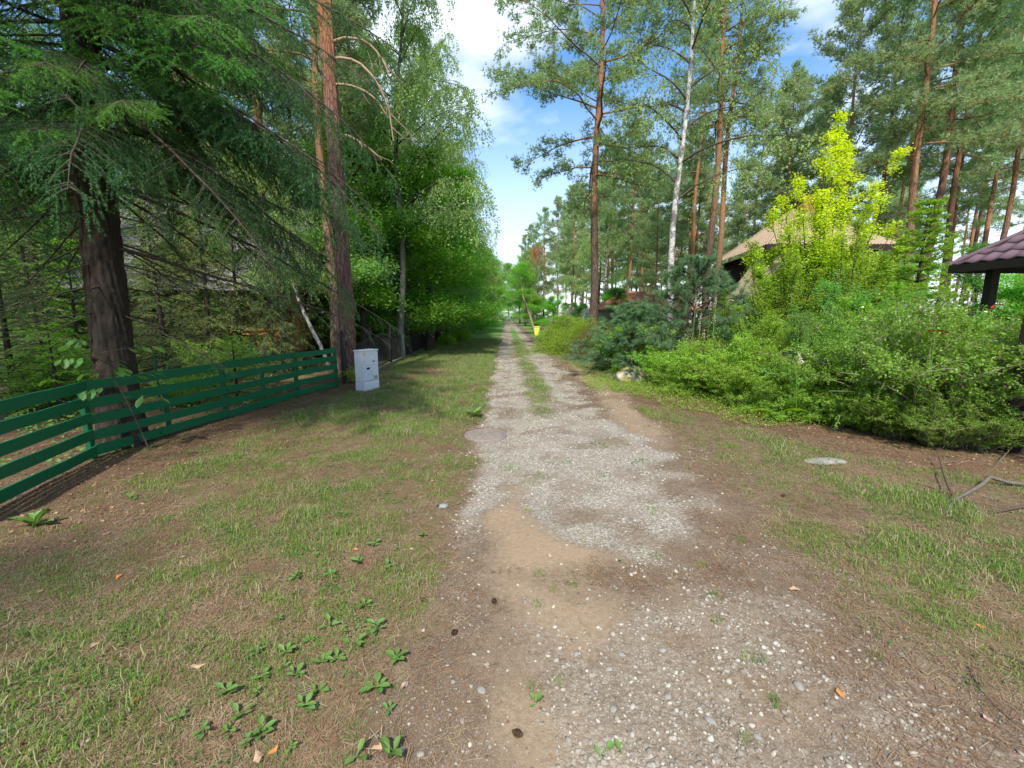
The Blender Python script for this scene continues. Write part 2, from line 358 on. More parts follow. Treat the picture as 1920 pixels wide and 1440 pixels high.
def broad(seed, H=8, r=.12, zc=2, Rx=2.4, nl=16, subs=8, N=16000, leaf=.085, width=.055, upr=.25, flat=.75, clump=.17, lean=(0, 0), stems=1, m=0, spiky=0, zpow=1.):
    rg = np.random.RandomState(seed); T = Geo(); C = Geo(); ends = []
    for st in range(stems):
        ln = (lean[0]+rg.normal(0, .09)*(stems > 1), lean[1]+rg.normal(0, .09)*(stems > 1))
        tp = trunk_curve(rg, H*.93, ln, wob=.1)
        if stems > 1: tp[:, :2] += rg.normal(0, .18, 2)
        T.tube(tp, 0, rad=trunk_rad(len(tp), r, .1), sides=8)
        for i in range(nl//stems):
            t = ((i+rg.uniform(0, 1))/(nl//stems))**zpow; z = zc*.7+(H*.9-zc*.7)*t; az = i*2.4+rg.normal(0, .4)
            Lb = Rx*math.sqrt(max(.05, 1-(2*max(t, .28)-.75)**2/1.6))*rg.uniform(.75, 1.12)*(1-.45*t)
            p, _ = samp(tp, np.array([z/(H*.93)])); el = upr+t*.7+rg.normal(0, .12)
            c = curve(rg, p[0], (math.cos(az)*math.cos(el), math.sin(az)*math.cos(el), math.sin(el)), Lb, 6, -.04+.05*spiky, .11)
            T.tube(c, max(.012, r*.35*Lb/Rx), .006, 5)
            for s in range(subs):
                f = .25+.75*(s+rg.uniform(0, 1))/subs; q, dd = samp(c, np.array([f])); sl = Lb*rg.uniform(.2, .42)*(1.2-.5*f)
                sd = nrm(dd[0]*.8+nrm(np.cross(dd[0], [0, 0, 1]))*(1 if s % 2 else -1)*rg.uniform(.4, 1.1)+np.array([0, 0, rg.uniform(-.1, .3)+spiky*.5]))
                s2 = curve(rg, q[0], sd, sl, 4, -.05+.1*spiky, .14); T.tube(s2, .010, .003, 3); ends.append(s2)
    per = max(1, N//len(ends)); P = []; core = rg.uniform(.6, 1.4, len(ends))
    for e, kf in zip(ends, core):
        nn = int(per*kf); q, dd = samp(e, rg.uniform(.0, 1.1, nn)); cl = rg.normal(0, 1, (nn, 3))*np.array([clump, clump, clump*.5]); P.append(q+cl)
    P = np.concatenate(P); leaves(C, rg, P, leaf, width, m, flat, .3); return T, C

def birch(seed, H=15, r=.13, zc=5, Rx=3.0, nl=22, subs=6, strings=4, per=24, leaf=.06, lean=(0, 0), slen=1.5):
    rg = np.random.RandomState(seed); T = Geo(); W = Geo(); C = Geo(); tp = trunk_curve(rg, H, lean, wob=.12)
    T.tube(tp, 0, rad=trunk_rad(len(tp), r, .12), sides=10); P = []
    for i in range(nl):
        t = (i+rg.uniform(0, 1))/nl; z = zc+(H-zc)*t*.97; az = i*2.4+rg.normal(0, .4); p, _ = samp(tp, np.array([z/H]))
        Lb = Rx*(1-.6*t)*rg.uniform(.75, 1.15); el = .75+t*.3
        c = curve(rg, p[0], (math.cos(az)*math.cos(el), math.sin(az)*math.cos(el), math.sin(el)), Lb*1.15, 7, -.13, .08)
        W.tube(c, max(.012, r*.35*(1-t*.5)), .006, 5)
        for s in range(subs):
            f = .3+.7*(s+rg.uniform(0, 1))/subs; q, dd = samp(c, np.array([f])); a2 = rg.uniform(0, 6.28)
            s2 = curve(rg, q[0], dd[0]+np.array([math.cos(a2), math.sin(a2), .2])*.8, Lb*.3*rg.uniform(.5, 1.1), 4, -.12, .12); W.tube(s2, .010, .004, 3)
            for h in range(strings):
                q2, _ = samp(s2, rg.uniform(.2, 1, 1)); l = slen*rg.uniform(.35, 1.15)
                a3 = rg.uniform(0, 6.28); st = curve(rg, q2[0], (math.cos(a3)*.8, math.sin(a3)*.8, .1), l, 5, -.55, .05); W.tube(st, .004, .002, 3)
                pp, _ = samp(st, rg.uniform(.05, 1, per)); P.append(pp+rg.normal(0, .045, pp.shape))
    leaves(C, rg, np.concatenate(P), leaf, leaf*.72, 0, .15, 1.1); return T, W, C

def shrub(seed, h=1.2, w=.9, stems=26, tw=9, per=26, leaf=.035, width=.02, arch=.06, fill=.05, m=0, flat=.7):
    rg = np.random.RandomState(seed); T = Geo(); C = Geo(); P = []; Hd = []
    for i in range(stems):
        a = rg.uniform(0, 6.28); rr = rg.uniform(0, .25)*w; sp_ = rg.uniform(.05, 1.0)**.7
        L = h*rg.uniform(.75, 1.12)*(1+.25*sp_); d = np.array([math.cos(a)*sp_*w/h, math.sin(a)*sp_*w/h, 1.0])
        c = curve(rg, (math.cos(a)*rr, math.sin(a)*rr, 0), d, L, 7, -arch*sp_*2, .06); T.tube(c, .009, .003, 4)
        for j in range(tw):
            f = rg.uniform(.10, 1); q, dd = samp(c, np.array([f])); a2 = rg.uniform(0, 6.28)
            s2 = curve(rg, q[0], dd[0]*.6+np.array([math.cos(a2), math.sin(a2), .25]), rg.uniform(.12, .38)*h*.8, 4, -.07, .1); T.tube(s2, .004, .0015, 3)
            pp, pd = samp(s2, rg.uniform(.1, 1.02, per)); P.append(pp+rg.normal(0, fill*.45, pp.shape)); Hd.append(pd)
    P = np.concatenate(P); P[:, 2] = np.abs(P[:, 2])+.02; leaves(C, rg, P, leaf, width, m, flat, .1, np.concatenate(Hd)*.6); return T, C

def mound(seed, rx=.9, ry=.8, rz=.7, N=9000, leaf=.03, width=.018, m=0, z0=.0, rough=.12):
    """clipped or dense low shrub: shell of leaves on a lumpy body with stems inside"""
    rg = np.random.RandomState(seed); T = Geo(); C = Geo(); u = nrm(rg.normal(0, 1, (N, 3))); u[:, 2] = np.abs(u[:, 2])*1.0-.12
    lump = 1+rough*2*(fbm(u[:, 0]*2.3+seed, u[:, 1]*2.3+u[:, 2]*2, seed, 3)-.5)*2; s = (1-rg.exponential(.09, N)+.05*rg.normal(0, 1, N)*(rough > .15))*lump
    P = u*s[:, None]*np.array([rx, ry, rz]); P[:, 2] = np.maximum(P[:, 2], .0)+z0+rg.uniform(0, .03, N)
    leaves(C, rg, P, leaf, width, m, .35, 0, u*1.1)
    for i in range(34):
        a = rg.uniform(0, 6.28); e = rg.uniform(.2, 1.4); q = np.array([math.cos(a)*math.cos(e)*rx, math.sin(a)*math.cos(e)*ry, math.sin(e)*rz+z0])*.93
        T.tube(np.array([[math.cos(a)*.05, math.sin(a)*.05, 0], q*np.array([.5, .5, .45]), q]), .014, .004, 4)
    return T, C

def place_tree(kind, parts, loc, rz=0, scale=1, label=None, cat='tree', group=None, tilt=(0, 0)):
    root = empty(kind, loc, rz, label, cat, group); root.rotation_euler = (tilt[0], tilt[1], rz); root.scale = (scale,)*3 if not hasattr(scale, '__len__') else scale
    for nm, me in parts: inst(nm, me, root)
    return root
def parts_of(name, T, C, bark, leaf, crown='crown'):
    return [('trunk', T.mesh(name+'_trunk', bark)), (crown, C.mesh(name+'_crown', leaf))]
# ---------------------------------------------------------------- ground
def gh(x, y):
    x = np.asarray(x, float); y = np.asarray(y, float)
    h = (fbm(x*.35, y*.35, 3, 3)-.5)*.10*ss(0, 2, np.abs(x-.6)) + (fbm(x*1.6, y*1.6, 9, 3)-.5)*.030
    rut = np.exp(-((x-.0)/.3)**2)+np.exp(-((x-1.3)/.3)**2)
    h = h-.022*rut*ss(3, 6, y)+.02*np.exp(-((x-.65)/.25)**2)*ss(5, 9, y)
    return h*ss(150, 60, np.hypot(x, y))
def gz(x, y): return float(gh(x, y))
def zones(x, y):
    """gravel, grass, sand, litter weights at a place"""
    w = (fbm(x*1.1, y*1.1, 21, 4)-.5); w2 = (fbm(x*3.1, y*3.1, 22, 3)-.5); wl_ = (fbm(x*.5, y*.5, 23, 3)-.5)
    xl = -.42+w*.45+w2*.3; xr = 1.56+w*.7+w2*.55+.32*ss(9, 4, y)*ss(2.9, 4, y)
    inside = ss(xl-.12, xl+.14, x)*ss(xr+.28, xr-.22, x)
    near = ss(2.5, 3.4, y+w*1.4+w2*.6+.25*(x-.6)); gravel = inside*near
    patch = .6*ss(.55, .18, np.hypot((x-1.45)*.75, (y-1.45))*.9+w2*.35+w*.3); patch2 = ss(.34, .12, np.hypot(x-.45, y-1.35)+w2*.35)
    gravel = np.maximum(gravel, np.maximum(patch, patch2*.8)); gravel = np.maximum(gravel, .42*ss(3.0, 2.2, y)*ss(-.1, .3, x)*ss(2.3, 1.6, x)*ss(-.15, .12, w2+w))
    # sand: a tongue washed across the gravel, bare strip on the right of the road
    cx = .14+.09*np.sin(y*3)+.08*ss(3.4, 2.9, y); hw = .05+.16*ss(3.9, 3.35, y)+.22*ss(3.15, 2.75, y)
    tongue = .9*ss(hw+.14, hw-.10, np.abs(x-cx-.2*ss(3.2, 2.7, y))+w2*.35+w*.15)*ss(4.35, 4.1, y)*ss(2.55, 2.95, y+w*.8)
    strip = ss(.42, .10, np.abs(x-1.98-.25*ss(5, 10, y))+w*.6+w2*.3)*ss(4.6, 6.4, y)*ss(17, 11, y)
    low = ss(.0, .16, w+wl_*.6+.02)*ss(3.3, 2.4, y)*ss(-.5, .1, x)
    center = .55*ss(.48, .12, np.abs(x-.28-.1*np.sin(y*4))+w2*.6+w*.7)*ss(3.3, 2.7, y)
    far_strip = ss(.35, .1, np.abs(x-2.3-(y-12)*.03)+w*.3)*ss(12, 15, y)*ss(30, 20, y)
    sand = np.clip(tongue+center+.75*strip+.38*low+.6*far_strip, 0, 1); gravel = gravel*(1-tongue)*(1-.55*ss(.0, .22, fbm(x*2.3+5, y*2.9, 71, 5)-.5))*(.55+.45*ss(-.2, .1, w2+w*.5))
    # grass
    left = ss(xl+.05, xl-.30, x); right = ss(xr+.25, xr+.9, x)*ss(2.1, 3.0, y+x*.45-.2)+ss(1.9, 2.5, x)*ss(1.55, 1.35, y-.22*(x-2))*.9
    fen = -4.35+.09*(y-7)*(y < 12)                        # foot of the fences on the left
    gl = left*(.56+.6*ss(3.6, 6.0, y)*ss(fen+.2, fen+1.5, x)); gl = gl*(1-.85*ss(fen+1.1, fen+.2, x)*ss(20, 12, y))
    gl = gl*(.45+1.3*ss(-.18, .14, w+wl_*.5)); gl = gl*(1-.6*np.exp(-(((x+.85)/.5)**2+((y-3.6)/.5)**2)))
    lane = np.exp(-(((x-.68)/.23)**2))*ss(6.8, 9.0, y+w*3)*(.55+.8*ss(-.2, .1, w)); gr = right*(.30+.8*ss(-.12, .14, w+wl_*.4))
    bush = ss(3.1, 4.1, x+.62*(y-6.2)*(y < 9)+w*.6-.35*(y > 9))*ss(3.6, 4.6, y)
    gr = gr*(1-.9*bush)*(1-.7*strip); grass = np.clip(gl*(x < .4)+gr*(x > .9)+lane*(1-ss(45, 70, y)), 0, 1)*(1-.85*tongue)
    crack = .28*ss(.16, .24, w2+w*.5)*inside; grass = np.maximum(grass*(1-.0*inside), crack*ss(2.2, 3, y))
    litter = np.clip(ss(fen+1.6, fen+.1, x)*ss(16, 12, y)+bush+.15*ss(.05, .2, wl_)*left+.5*ss(.12, .22, -w-w2*.4), 0, 1)
    return gravel, grass, sand, litter

def grid(xs, ys, off=0., fn=gh):
    X, Y = np.meshgrid(xs, ys); Z = fn(X, Y)+off
    nx = len(xs); i = np.arange(len(ys)-1)[:, None]*nx; j = np.arange(nx-1)[None]
    return X.ravel(), Y.ravel(), Z.ravel(), np.stack([i+j, i+j+1, i+nx+j+1, i+nx+j], -1).reshape(-1, 4)
def dense_axis(lo, a, b, hi, fine, growth=1.16):
    mid = list(np.arange(a, b, fine)); s = fine; up = [b]; 
    while up[-1] < hi: s *= growth; up.append(up[-1]+s)
    s = fine; dn = [a]
    while dn[-1] > lo: s *= growth; dn.append(dn[-1]-s)
    return np.array(dn[:0:-1]+mid+up)

def ground_material():
    t = Mt('ground_soil_gravel_grass'); z = t.n('Attribute', {'attribute_name': 'zone'}); z2 = t.n('Attribute', {'attribute_name': 'litter'})
    s = t.n('SeparateColor', Color=z.outputs['Color']); gr, ga, sa = s.outputs[0], s.outputs[1], s.outputs[2]
    P = t.co((1, 1, 1)).outputs[0]
    n1 = t.noise(3.5, 8, .72, co=P); n2 = t.noise(28, 7, .75, co=P); n3 = t.noise(120, 3, .6, co=P); nst = t.noise(40, 4, .7, co=t.co((1, 3.2, 1)).outputs[0], dist=1.5)
    soil = t.mix(t.ramp(n1, [(.3, 0.), (.7, 1.)]), (.075, .052, .034), (.205, .147, .092)); soil = t.mix(t.ramp(n2, [(.3, 0.), (.75, .8)]), soil, (.10, .07, .05)); soil = t.mix(t.ramp(n3, [(.5, 0.), (.8, .65)]), soil, (.42, .36, .29))
    sand = t.mix(n2, (.22, .16, .105), (.33, .245, .16)); sand = t.mix(t.ramp(n3, [(.35, .5), (.6, 0.)]), sand, (.25, .18, .12))
    vo = t.n('TexVoronoi', Vector=P, Scale=62.0, Randomness=1.0); vd = t.n('TexVoronoi', {'feature': 'DISTANCE_TO_EDGE'}, Vector=P, Scale=34.0)
    vs = t.n('SeparateColor', Color=vo.outputs['Color'])
    stone = t.ramp(vs.outputs[0], [(0, (.17, .15, .12)), (.35, (.27, .245, .20)), (.7, (.36, .33, .275)), (1, (.46, .43, .36))])
    grav = t.mix(t.ramp(vd, [(.0, 1.), (.10, 0.)]), stone, (.17, .145, .115)); grav = t.mix(t.ramp(n1, [(.45, 0.), (.68, .75)]), grav, (.25, .20, .155))
    lit = t.mix(nst, (.06, .043, .031), (.18, .135, .092)); lit = t.mix(t.ramp(n3, [(.55, 0.), (.75, .8)]), lit, (.33, .25, .17))
    grs = t.mix(nst, (.055, .085, .022), (.13, .15, .05)); grs = t.mix(t.ramp(n2, [(.45, 0.), (.7, .8)]), grs, (.16, .125, .085))
    def thr(v, n, k=.5, w_=.22):
        a = t.math('ADD', v, t.math('MULTIPLY', t.math('SUBTRACT', n, .5), 1.5)); x = t.n('MapRange', Value=a, From_Min=k-w_, From_Max=k+w_); return x
    c = t.mix(thr(z2.outputs['Fac'], n1), soil, lit); c = t.mix(thr(ga, n2, .42), c, grs)
    c = t.mix(thr(sa, n2, .55, .45), c, sand); c = t.mix(thr(gr, n2, .5, .36), c, grav)
    # beyond the near field the grass itself gives the colour
    cd = t.n('NewGeometry'); sp = t.n('SeparateXYZ', Vector=cd.outputs['Position']); fy = t.n('MapRange', Value=sp.outputs['Y'], From_Min=16., From_Max=34.)
    fg = t.mix(n1, (.07, .16, .03), (.13, .23, .05)); c = t.mix(t.math('MULTIPLY', fy, thr(ga, n1, .35)), c, fg)
    hgt = t.math('ADD', t.math('MULTIPLY', t.ramp(vd, [(0, 0.), (.22, 1.)]), gr), t.math('ADD', n2, t.math('MULTIPLY', n3, .7)))
    return t.done(c, .95, .12, t.bump(hgt, .6, .007))
G_MAT = ground_material()
def zoned(o, X, Y):
    a, b, c, d = zones(X, Y); me = o.data
    at_ = me.color_attributes.new('zone', 'FLOAT_COLOR', 'POINT'); at_.data.foreach_set('color', np.stack([a, b, c, np.ones_like(a)], -1).astype(np.float32).ravel())
    l_ = me.attributes.new('litter', 'FLOAT', 'POINT'); l_.data.foreach_set('value', d.astype(np.float32))
xs = dense_axis(-190, -4.5, 5.5, 190, .055, 1.13); ys = dense_axis(-25, 1.0, 9.5, 420, .05, 1.05)
X, Y, Z, F = grid(xs, ys); g = Geo(); g.add(np.stack([X, Y, Z], -1), F, 0, True)
ground = g.build('ground', G_MAT); zoned(ground, X, Y); tag(ground, kind='structure')
# the gravel track, a thin layer on the ground with ragged sides
ny = dense_axis(2.3, 2.6, 12, 175, .09, 1.03); ny = ny[ny < 175]; g = Geo(); nc = 30; u = np.linspace(0, 1, nc)
YY, UU = np.meshgrid(ny, u, indexing='ij'); w_ = fbm(1.1*0-.42+0*YY, YY*1.1, 21, 4)-.5
XL = -.50+(fbm(YY*0+3, YY*1.3, 5, 4)-.5)*.35; XR = 1.72+(fbm(YY*0+8, YY*1.3, 6, 4)-.5)*.5+.5*ss(9, 4, YY)*ss(2.9, 4, YY)
XX = XL+(XR-XL)*UU; edge = np.minimum(ss(0, .10, UU), ss(1, .90, UU))*ss(2.4, 2.9, YY)
ZZ = gh(XX, YY)-.02+.026*edge; i = np.arange(len(ny)-1)[:, None]*nc; j = np.arange(nc-1)[None]
g.add(np.stack([XX.ravel(), YY.ravel(), ZZ.ravel()], -1), np.stack([i+j, i+j+1, i+nc+j+1, i+nc+j], -1).reshape(-1, 4), 0, True)
road = g.build('gravel_road', G_MAT); zoned(road, XX.ravel(), YY.ravel()); tag(road, kind='structure')

# ---------------------------------------------------------------- scattered ground stuff
def scatter(name, P, rot, scl, templates, idx, label):
    me = bpy.data.meshes.new(name); n = len(P); me.vertices.add(n); me.vertices.foreach_set('co', P.astype(np.float32).ravel())
    a = me.attributes.new('rot', 'FLOAT_VECTOR', 'POINT'); a.data.foreach_set('vector', rot.astype(np.float32).ravel())
    a = me.attributes.new('scl', 'FLOAT', 'POINT'); a.data.foreach_set('value', scl.astype(np.float32))
    a = me.attributes.new('idx', 'INT', 'POINT'); a.data.foreach_set('value', idx.astype(np.int32))
    o = bpy.data.objects.new(name, me); COL.objects.link(o)
    c = bpy.data.collections.new(name+'_kinds')
    for q in templates: c.objects.link(q)
    ng = bpy.data.node_groups.new(name, 'GeometryNodeTree'); N = ng.nodes; L = ng.links
    ng.interface.new_socket('Geometry', in_out='INPUT', socket_type='NodeSocketGeometry'); ng.interface.new_socket('Geometry', in_out='OUTPUT', socket_type='NodeSocketGeometry')
    gi = N.new('NodeGroupInput'); go = N.new('NodeGroupOutput'); ip = N.new('GeometryNodeInstanceOnPoints'); ci = N.new('GeometryNodeCollectionInfo')
    ci.inputs['Collection'].default_value = c; ci.inputs['Separate Children'].default_value = True; ci.inputs['Reset Children'].default_value = True
    def na(k, t_):
        x = N.new('GeometryNodeInputNamedAttribute'); x.data_type = t_; x.inputs['Name'].default_value = k; return [s_ for s_ in x.outputs if s_.enabled][0]
    L.new(gi.outputs[0], ip.inputs['Points']); L.new(ci.outputs[0], ip.inputs['Instance']); ip.inputs['Pick Instance'].default_value = True
    L.new(na('idx', 'INT'), ip.inputs['Instance Index']); L.new(na('rot', 'FLOAT_VECTOR'), ip.inputs['Rotation']); L.new(na('scl', 'FLOAT'), ip.inputs['Scale'])
    L.new(ip.outputs[0], go.inputs[0]); m = o.modifiers.new('spread', 'NODES'); m.node_group = ng
    return tag(o, label, None, None, 'stuff')
def tmpl(name, g, mats):
    return bpy.data.objects.new(name, g.mesh(name, mats))
def varmat(name, c1, c2, c3=None, rough=.7, spec=.2, trans=0.):
    t = Mt(name); oi = t.n('ObjectInfo'); g = t.n('NewGeometry')
    f = t.math('ADD', t.math('MULTIPLY', oi.outputs['Random'], .6), t.math('MULTIPLY', g.outputs['Random Per Island'], .4))
    c = t.ramp(f, [(.05, c1), (.55, c2), (.95, c3 or c2)]); p = t.n('BsdfPrincipled', Base_Color=c, Roughness=rough); p.inputs['Specular IOR Level'].default_value = spec
    if trans:
        tr = t.n('BsdfTranslucent', Color=c); m = t.n('MixShader', Fac=trans); t.set(m, '#1', p); t.set(m, '#2', tr); t.nt.links.new(m.outputs[0], t.out.inputs[0])
    else: t.nt.links.new(p.outputs[0], t.out.inputs[0])
    return t.m
def blades(seed, n=14, h=.05, r=.04, w=.0022, lay=.5):
    rg = np.random.RandomState(seed); g = Geo(); a = rg.uniform(0, 6.28, n); q = rg.uniform(0, 1, n)**.6*r; b = np.stack([np.cos(a)*q, np.sin(a)*q, np.zeros(n)-.003], 1)
    a2 = rg.uniform(0, 6.28, n); l = h*rg.uniform(.5, 1.25, n); k = rg.uniform(.1, 1, n)*lay
    hd = np.stack([np.cos(a2), np.sin(a2), np.zeros(n)], 1); s = np.stack([-np.sin(a2), np.cos(a2), np.zeros(n)], 1)*w/2
    up = np.array([0, 0, 1.]); m1 = b+(hd*.35*k[:, None]+up)*l[:, None]*.5; tip = m1+nrm(hd*k[:, None]*1.6+up*(1.05-k[:, None]))*l[:, None]*.55
    V = np.stack([b-s, b+s, m1+s*.8, m1-s*.8, tip], 1).reshape(-1, 3); I = np.arange(n)[:, None]*5
    g.add(V, I+np.array([[0, 1, 2, 3]])); g.add(V, I+np.array([[3, 2, 4]])); return g
def straws(seed, n=9, L=.06, r=.05, w=.0018, z=.006):
    rg = np.random.RandomState(seed); g = Geo(); c = np.stack([rg.uniform(-r, r, n), rg.uniform(-r, r, n), rg.uniform(.001, z, n)], 1); a = rg.uniform(0, 6.28, n)
    d = np.stack([np.cos(a), np.sin(a), rg.normal(0, .12, n)], 1)*(L*rg.uniform(.4, 1.2, n)/2)[:, None]; s = np.stack([-np.sin(a), np.cos(a), a*0], 1)*w/2
    g.add(np.stack([c-d-s, c-d+s, c+d+s, c+d-s], 1).reshape(-1, 3), np.arange(n*4).reshape(-1, 4)); return g
def ico(seed, sub=1, sq=(1, 1, .6), amp=.25, r=.5, sharp=1.):
    import bmesh
    bm = bmesh.new(); bmesh.ops.create_icosphere(bm, subdivisions=sub, radius=1); v = np.array([q.co[:] for q in bm.verts]); f = np.array([[q.index for q in p.verts] for p in bm.faces]); bm.free()
    d = 1+amp*(fbm(v[:, 0]*1.4+seed*3.7+v[:, 2], v[:, 1]*1.4-v[:, 2]*1.3+seed, seed, 3)-.5)*2*sharp
    v = v*d[:, None]*np.array(sq)*r; g = Geo(); g.add(v, f, 0, True); return g

M_GRASS = varmat('grass_blades', (.07, .165, .022), (.15, .27, .038), (.30, .34, .085), .55, .25, .3)
M_GRASS_DRY = varmat('dry_grass', (.17, .15, .08), (.28, .25, .135), (.40, .35, .22), .8, .1, .15)
M_STRAW = varmat('straw_and_needles', (.15, .09, .055), (.25, .165, .10), (.40, .31, .20), .9, .05)
M_NEEDLE = varmat('red_brown_needles', (.13, .07, .042), (.22, .13, .08), (.29, .19, .12), .9, .05)
M_STONE = varmat('gravel_stones', (.14, .12, .095), (.27, .24, .195), (.46, .43, .37), .9, .08)
M_PEBBLE = varmat('river_pebbles', (.12, .09, .07), (.20, .17, .14), (.34, .31, .27), .7, .2)
rs = np.random.RandomState(11)
def spread(n, x0, x1, y0, y1, pw=2.0, keep=None):
    """random places, thinning out with distance from the path's near end"""
    u = rs.uniform(0, 1, n); y = (y0**(2-pw)+u*(y1**(2-pw)-y0**(2-pw)))**(1/(2-pw)) if pw != 2 else y0*(y1/y0)**u
    x = rs.uniform(x0, x1, n)
    if keep is not None: k = rs.uniform(0, 1, n) < keep(x, y); x, y = x[k], y[k]
    return x, y
def pts(x, y, dz=0.): return np.stack([x, y, gh(x, y)+dz], -1)
def rots(n, tilt=.15): return np.stack([rs.normal(0, tilt, n), rs.normal(0, tilt, n), rs.uniform(0, 6.283, n)], -1)
def rz_near(x, y): z = zones(x, y); return z
inv = lambda x, y, m=1.12: (np.abs(x) < m*(y+.35)*1.17+.4)           # only where the track's views reach
# grass
ga_ = [tmpl('grass_kind_%s' % c, blades(i, 17, .020+.006*i, .06, .0023, 1.2), M_GRASS) for i, c in enumerate('abcd')]
gd_ = [tmpl('hay_kind_%s' % c, blades(i+9, 12, .04, .07, .0022, 1.8), M_GRASS_DRY) for i, c in enumerate('ab')]
x, y = spread(400000, -7.5, 8.5, 1.1, 30, 1.12, lambda x, y: (.14*(zones(x, y)[0]+zones(x, y)[2] < .25)*((x < -.3) | (x > 2.2))+zones(x, y)[1])*inv(x, y)*ss(.30, .48, fbm(x*4, y*4, 77, 3)))
k = rs.choice(6, len(x), p=[.21, .21, .2, .16, .11, .11]); s = rs.uniform(.5, 1.2, len(x))*(1+.055*y)*(.55+.6*zones(x, y)[1])*(.55+1.0*fbm(x*4.5, y*4.5, 88, 3)**1.5*1.6)
scatter('grass', pts(x, y), rots(len(x)), s, ga_+gd_, k, 'thin patchy short grass on the verges either side of the gravel'); print('grass', len(x))
# dry straw and needles
st_ = [tmpl('straw_kind_%s' % c, straws(i, 12, .055, .07), m) for i, (c, m) in enumerate(zip('abcd', (M_STRAW, M_STRAW, M_NEEDLE, M_NEEDLE)))]
x, y = spread(190000, -7.5, 8.5, 1.1, 16, 1.3, lambda x, y: inv(x, y)*np.clip(.30+zones(x, y)[1]*.7+zones(x, y)[3]*.7-.8*zones(x, y)[2]-.55*zones(x, y)[0], 0, 1))
lt = zones(x, y)[3]; k = np.where(rs.uniform(0, 1, len(x)) < .25+.6*lt, rs.randint(2, 4, len(x)), rs.randint(0, 2, len(x)))
scatter('dry_straw', pts(x, y, .001), rots(len(x), .05), rs.uniform(.6, 1.3, len(x))*(1+.05*y), st_, k, 'dry straw and fallen pine needles strewn over the verges'); print('straw', len(x))
# gravel and pebbles
sn_ = [tmpl('gravel_kind_%s' % c, ico(i, 1, (1, .8, .5), .5, 1), M_STONE) for i, c in enumerate('abcde')]
pb_ = [tmpl('pebble_kind_%s' % c, ico(i+20, 2 if i < 2 else 1, (1, .78, .6), .22, 1), M_PEBBLE) for i, c in enumerate('abcd')]
x, y = spread(150000, -.75, 2.6, 1.15, 17, 1.25, lambda x, y: (zones(x, y)[0]+.04*(zones(x, y)[1] < .5))*(.3+.7*ss(.38, .55, fbm(x*2.5, y*2.5, 31, 3))))
s = (.0030+rs.exponential(.0036, len(x)).clip(0, .013))*(1+.075*y)
scatter('gravel', pts(x, y, .001), rots(len(x), .3), s, sn_, rs.randint(0, 5, len(x)), 'pale grey crushed gravel lying on the track'); print('gravel', len(x))
x, y = spread(34000, -1.6, 3.6, 1.1, 6, 1.1, lambda x, y: np.clip(.08+.9*ss(-.8, -.2, x)*ss(3.4, 2.6, y)-.5*zones(x, y)[1]-.5*zones(x, y)[2], 0, 1)*(.15+.85*ss(.42, .6, fbm(x*2, y*2, 41, 3))))
s = .0020+rs.exponential(.0022, len(x)).clip(0, .009)
scatter('pebbles', pts(x, y, .001), rots(len(x), .3), s, pb_, rs.randint(0, 4, len(x)), 'small rounded pebbles in the brown soil in the foreground'); print('pebbles', len(x))

M_CRUMB = varmat('soil_crumbs', (.07, .048, .035), (.15, .105, .075), (.26, .19, .135), .95, .05)
cb_ = [tmpl('crumb_kind_%s' % c, ico(i+40, 1, (1, .8, .6), .5, 1), M_CRUMB) for i, c in enumerate('abc')]
x, y = spread(60000, -3.5, 4.2, 1.1, 8, 1.2, lambda x, y: inv(x, y)*np.clip(.75-.6*zones(x, y)[0]-.3*zones(x, y)[1]-.35*zones(x, y)[2], .05, 1)*(.25+.75*ss(.4, .6, fbm(x*3, y*3, 55, 3))))
scatter('soil_crumbs', pts(x, y, .0005), rots(len(x), .3), .0018+rs.exponential(.0018, len(x)).clip(0, .009), cb_, rs.randint(0, 3, len(x)), 'crumbs of brown soil and bark bits on the bare ground')

cl_ = []
for i in range(3):
    rg = np.random.RandomState(200+i); g = Geo(); n = 26; q = rg.normal(0, .035, (n, 2)); leaves(g, rg, np.stack([q[:, 0], q[:, 1], rg.uniform(.004, .022, n)], -1), .013, .011, 0, 1.1, 0); cl_.append(tmpl('clover_kind_%s' % 'abc'[i], g, varmat('clover_leaves', (.045, .125, .025), (.09, .20, .035), (.19, .29, .07), .5, .3, .3)))
x, y = spread(16000, -5, 6, 1.15, 12, 1.3, lambda x, y: zones(x, y)[1]*inv(x, y)*ss(.50, .70, fbm(x*1.9, y*1.9, 99, 5))*.8)
scatter('clover', pts(x, y, .001), rots(len(x), .1), rs.uniform(.6, 1.3, len(x))*(1+.05*y), cl_, rs.randint(0, 3, len(x)), 'low round leaved clover and small weeds matted in the verge grass')
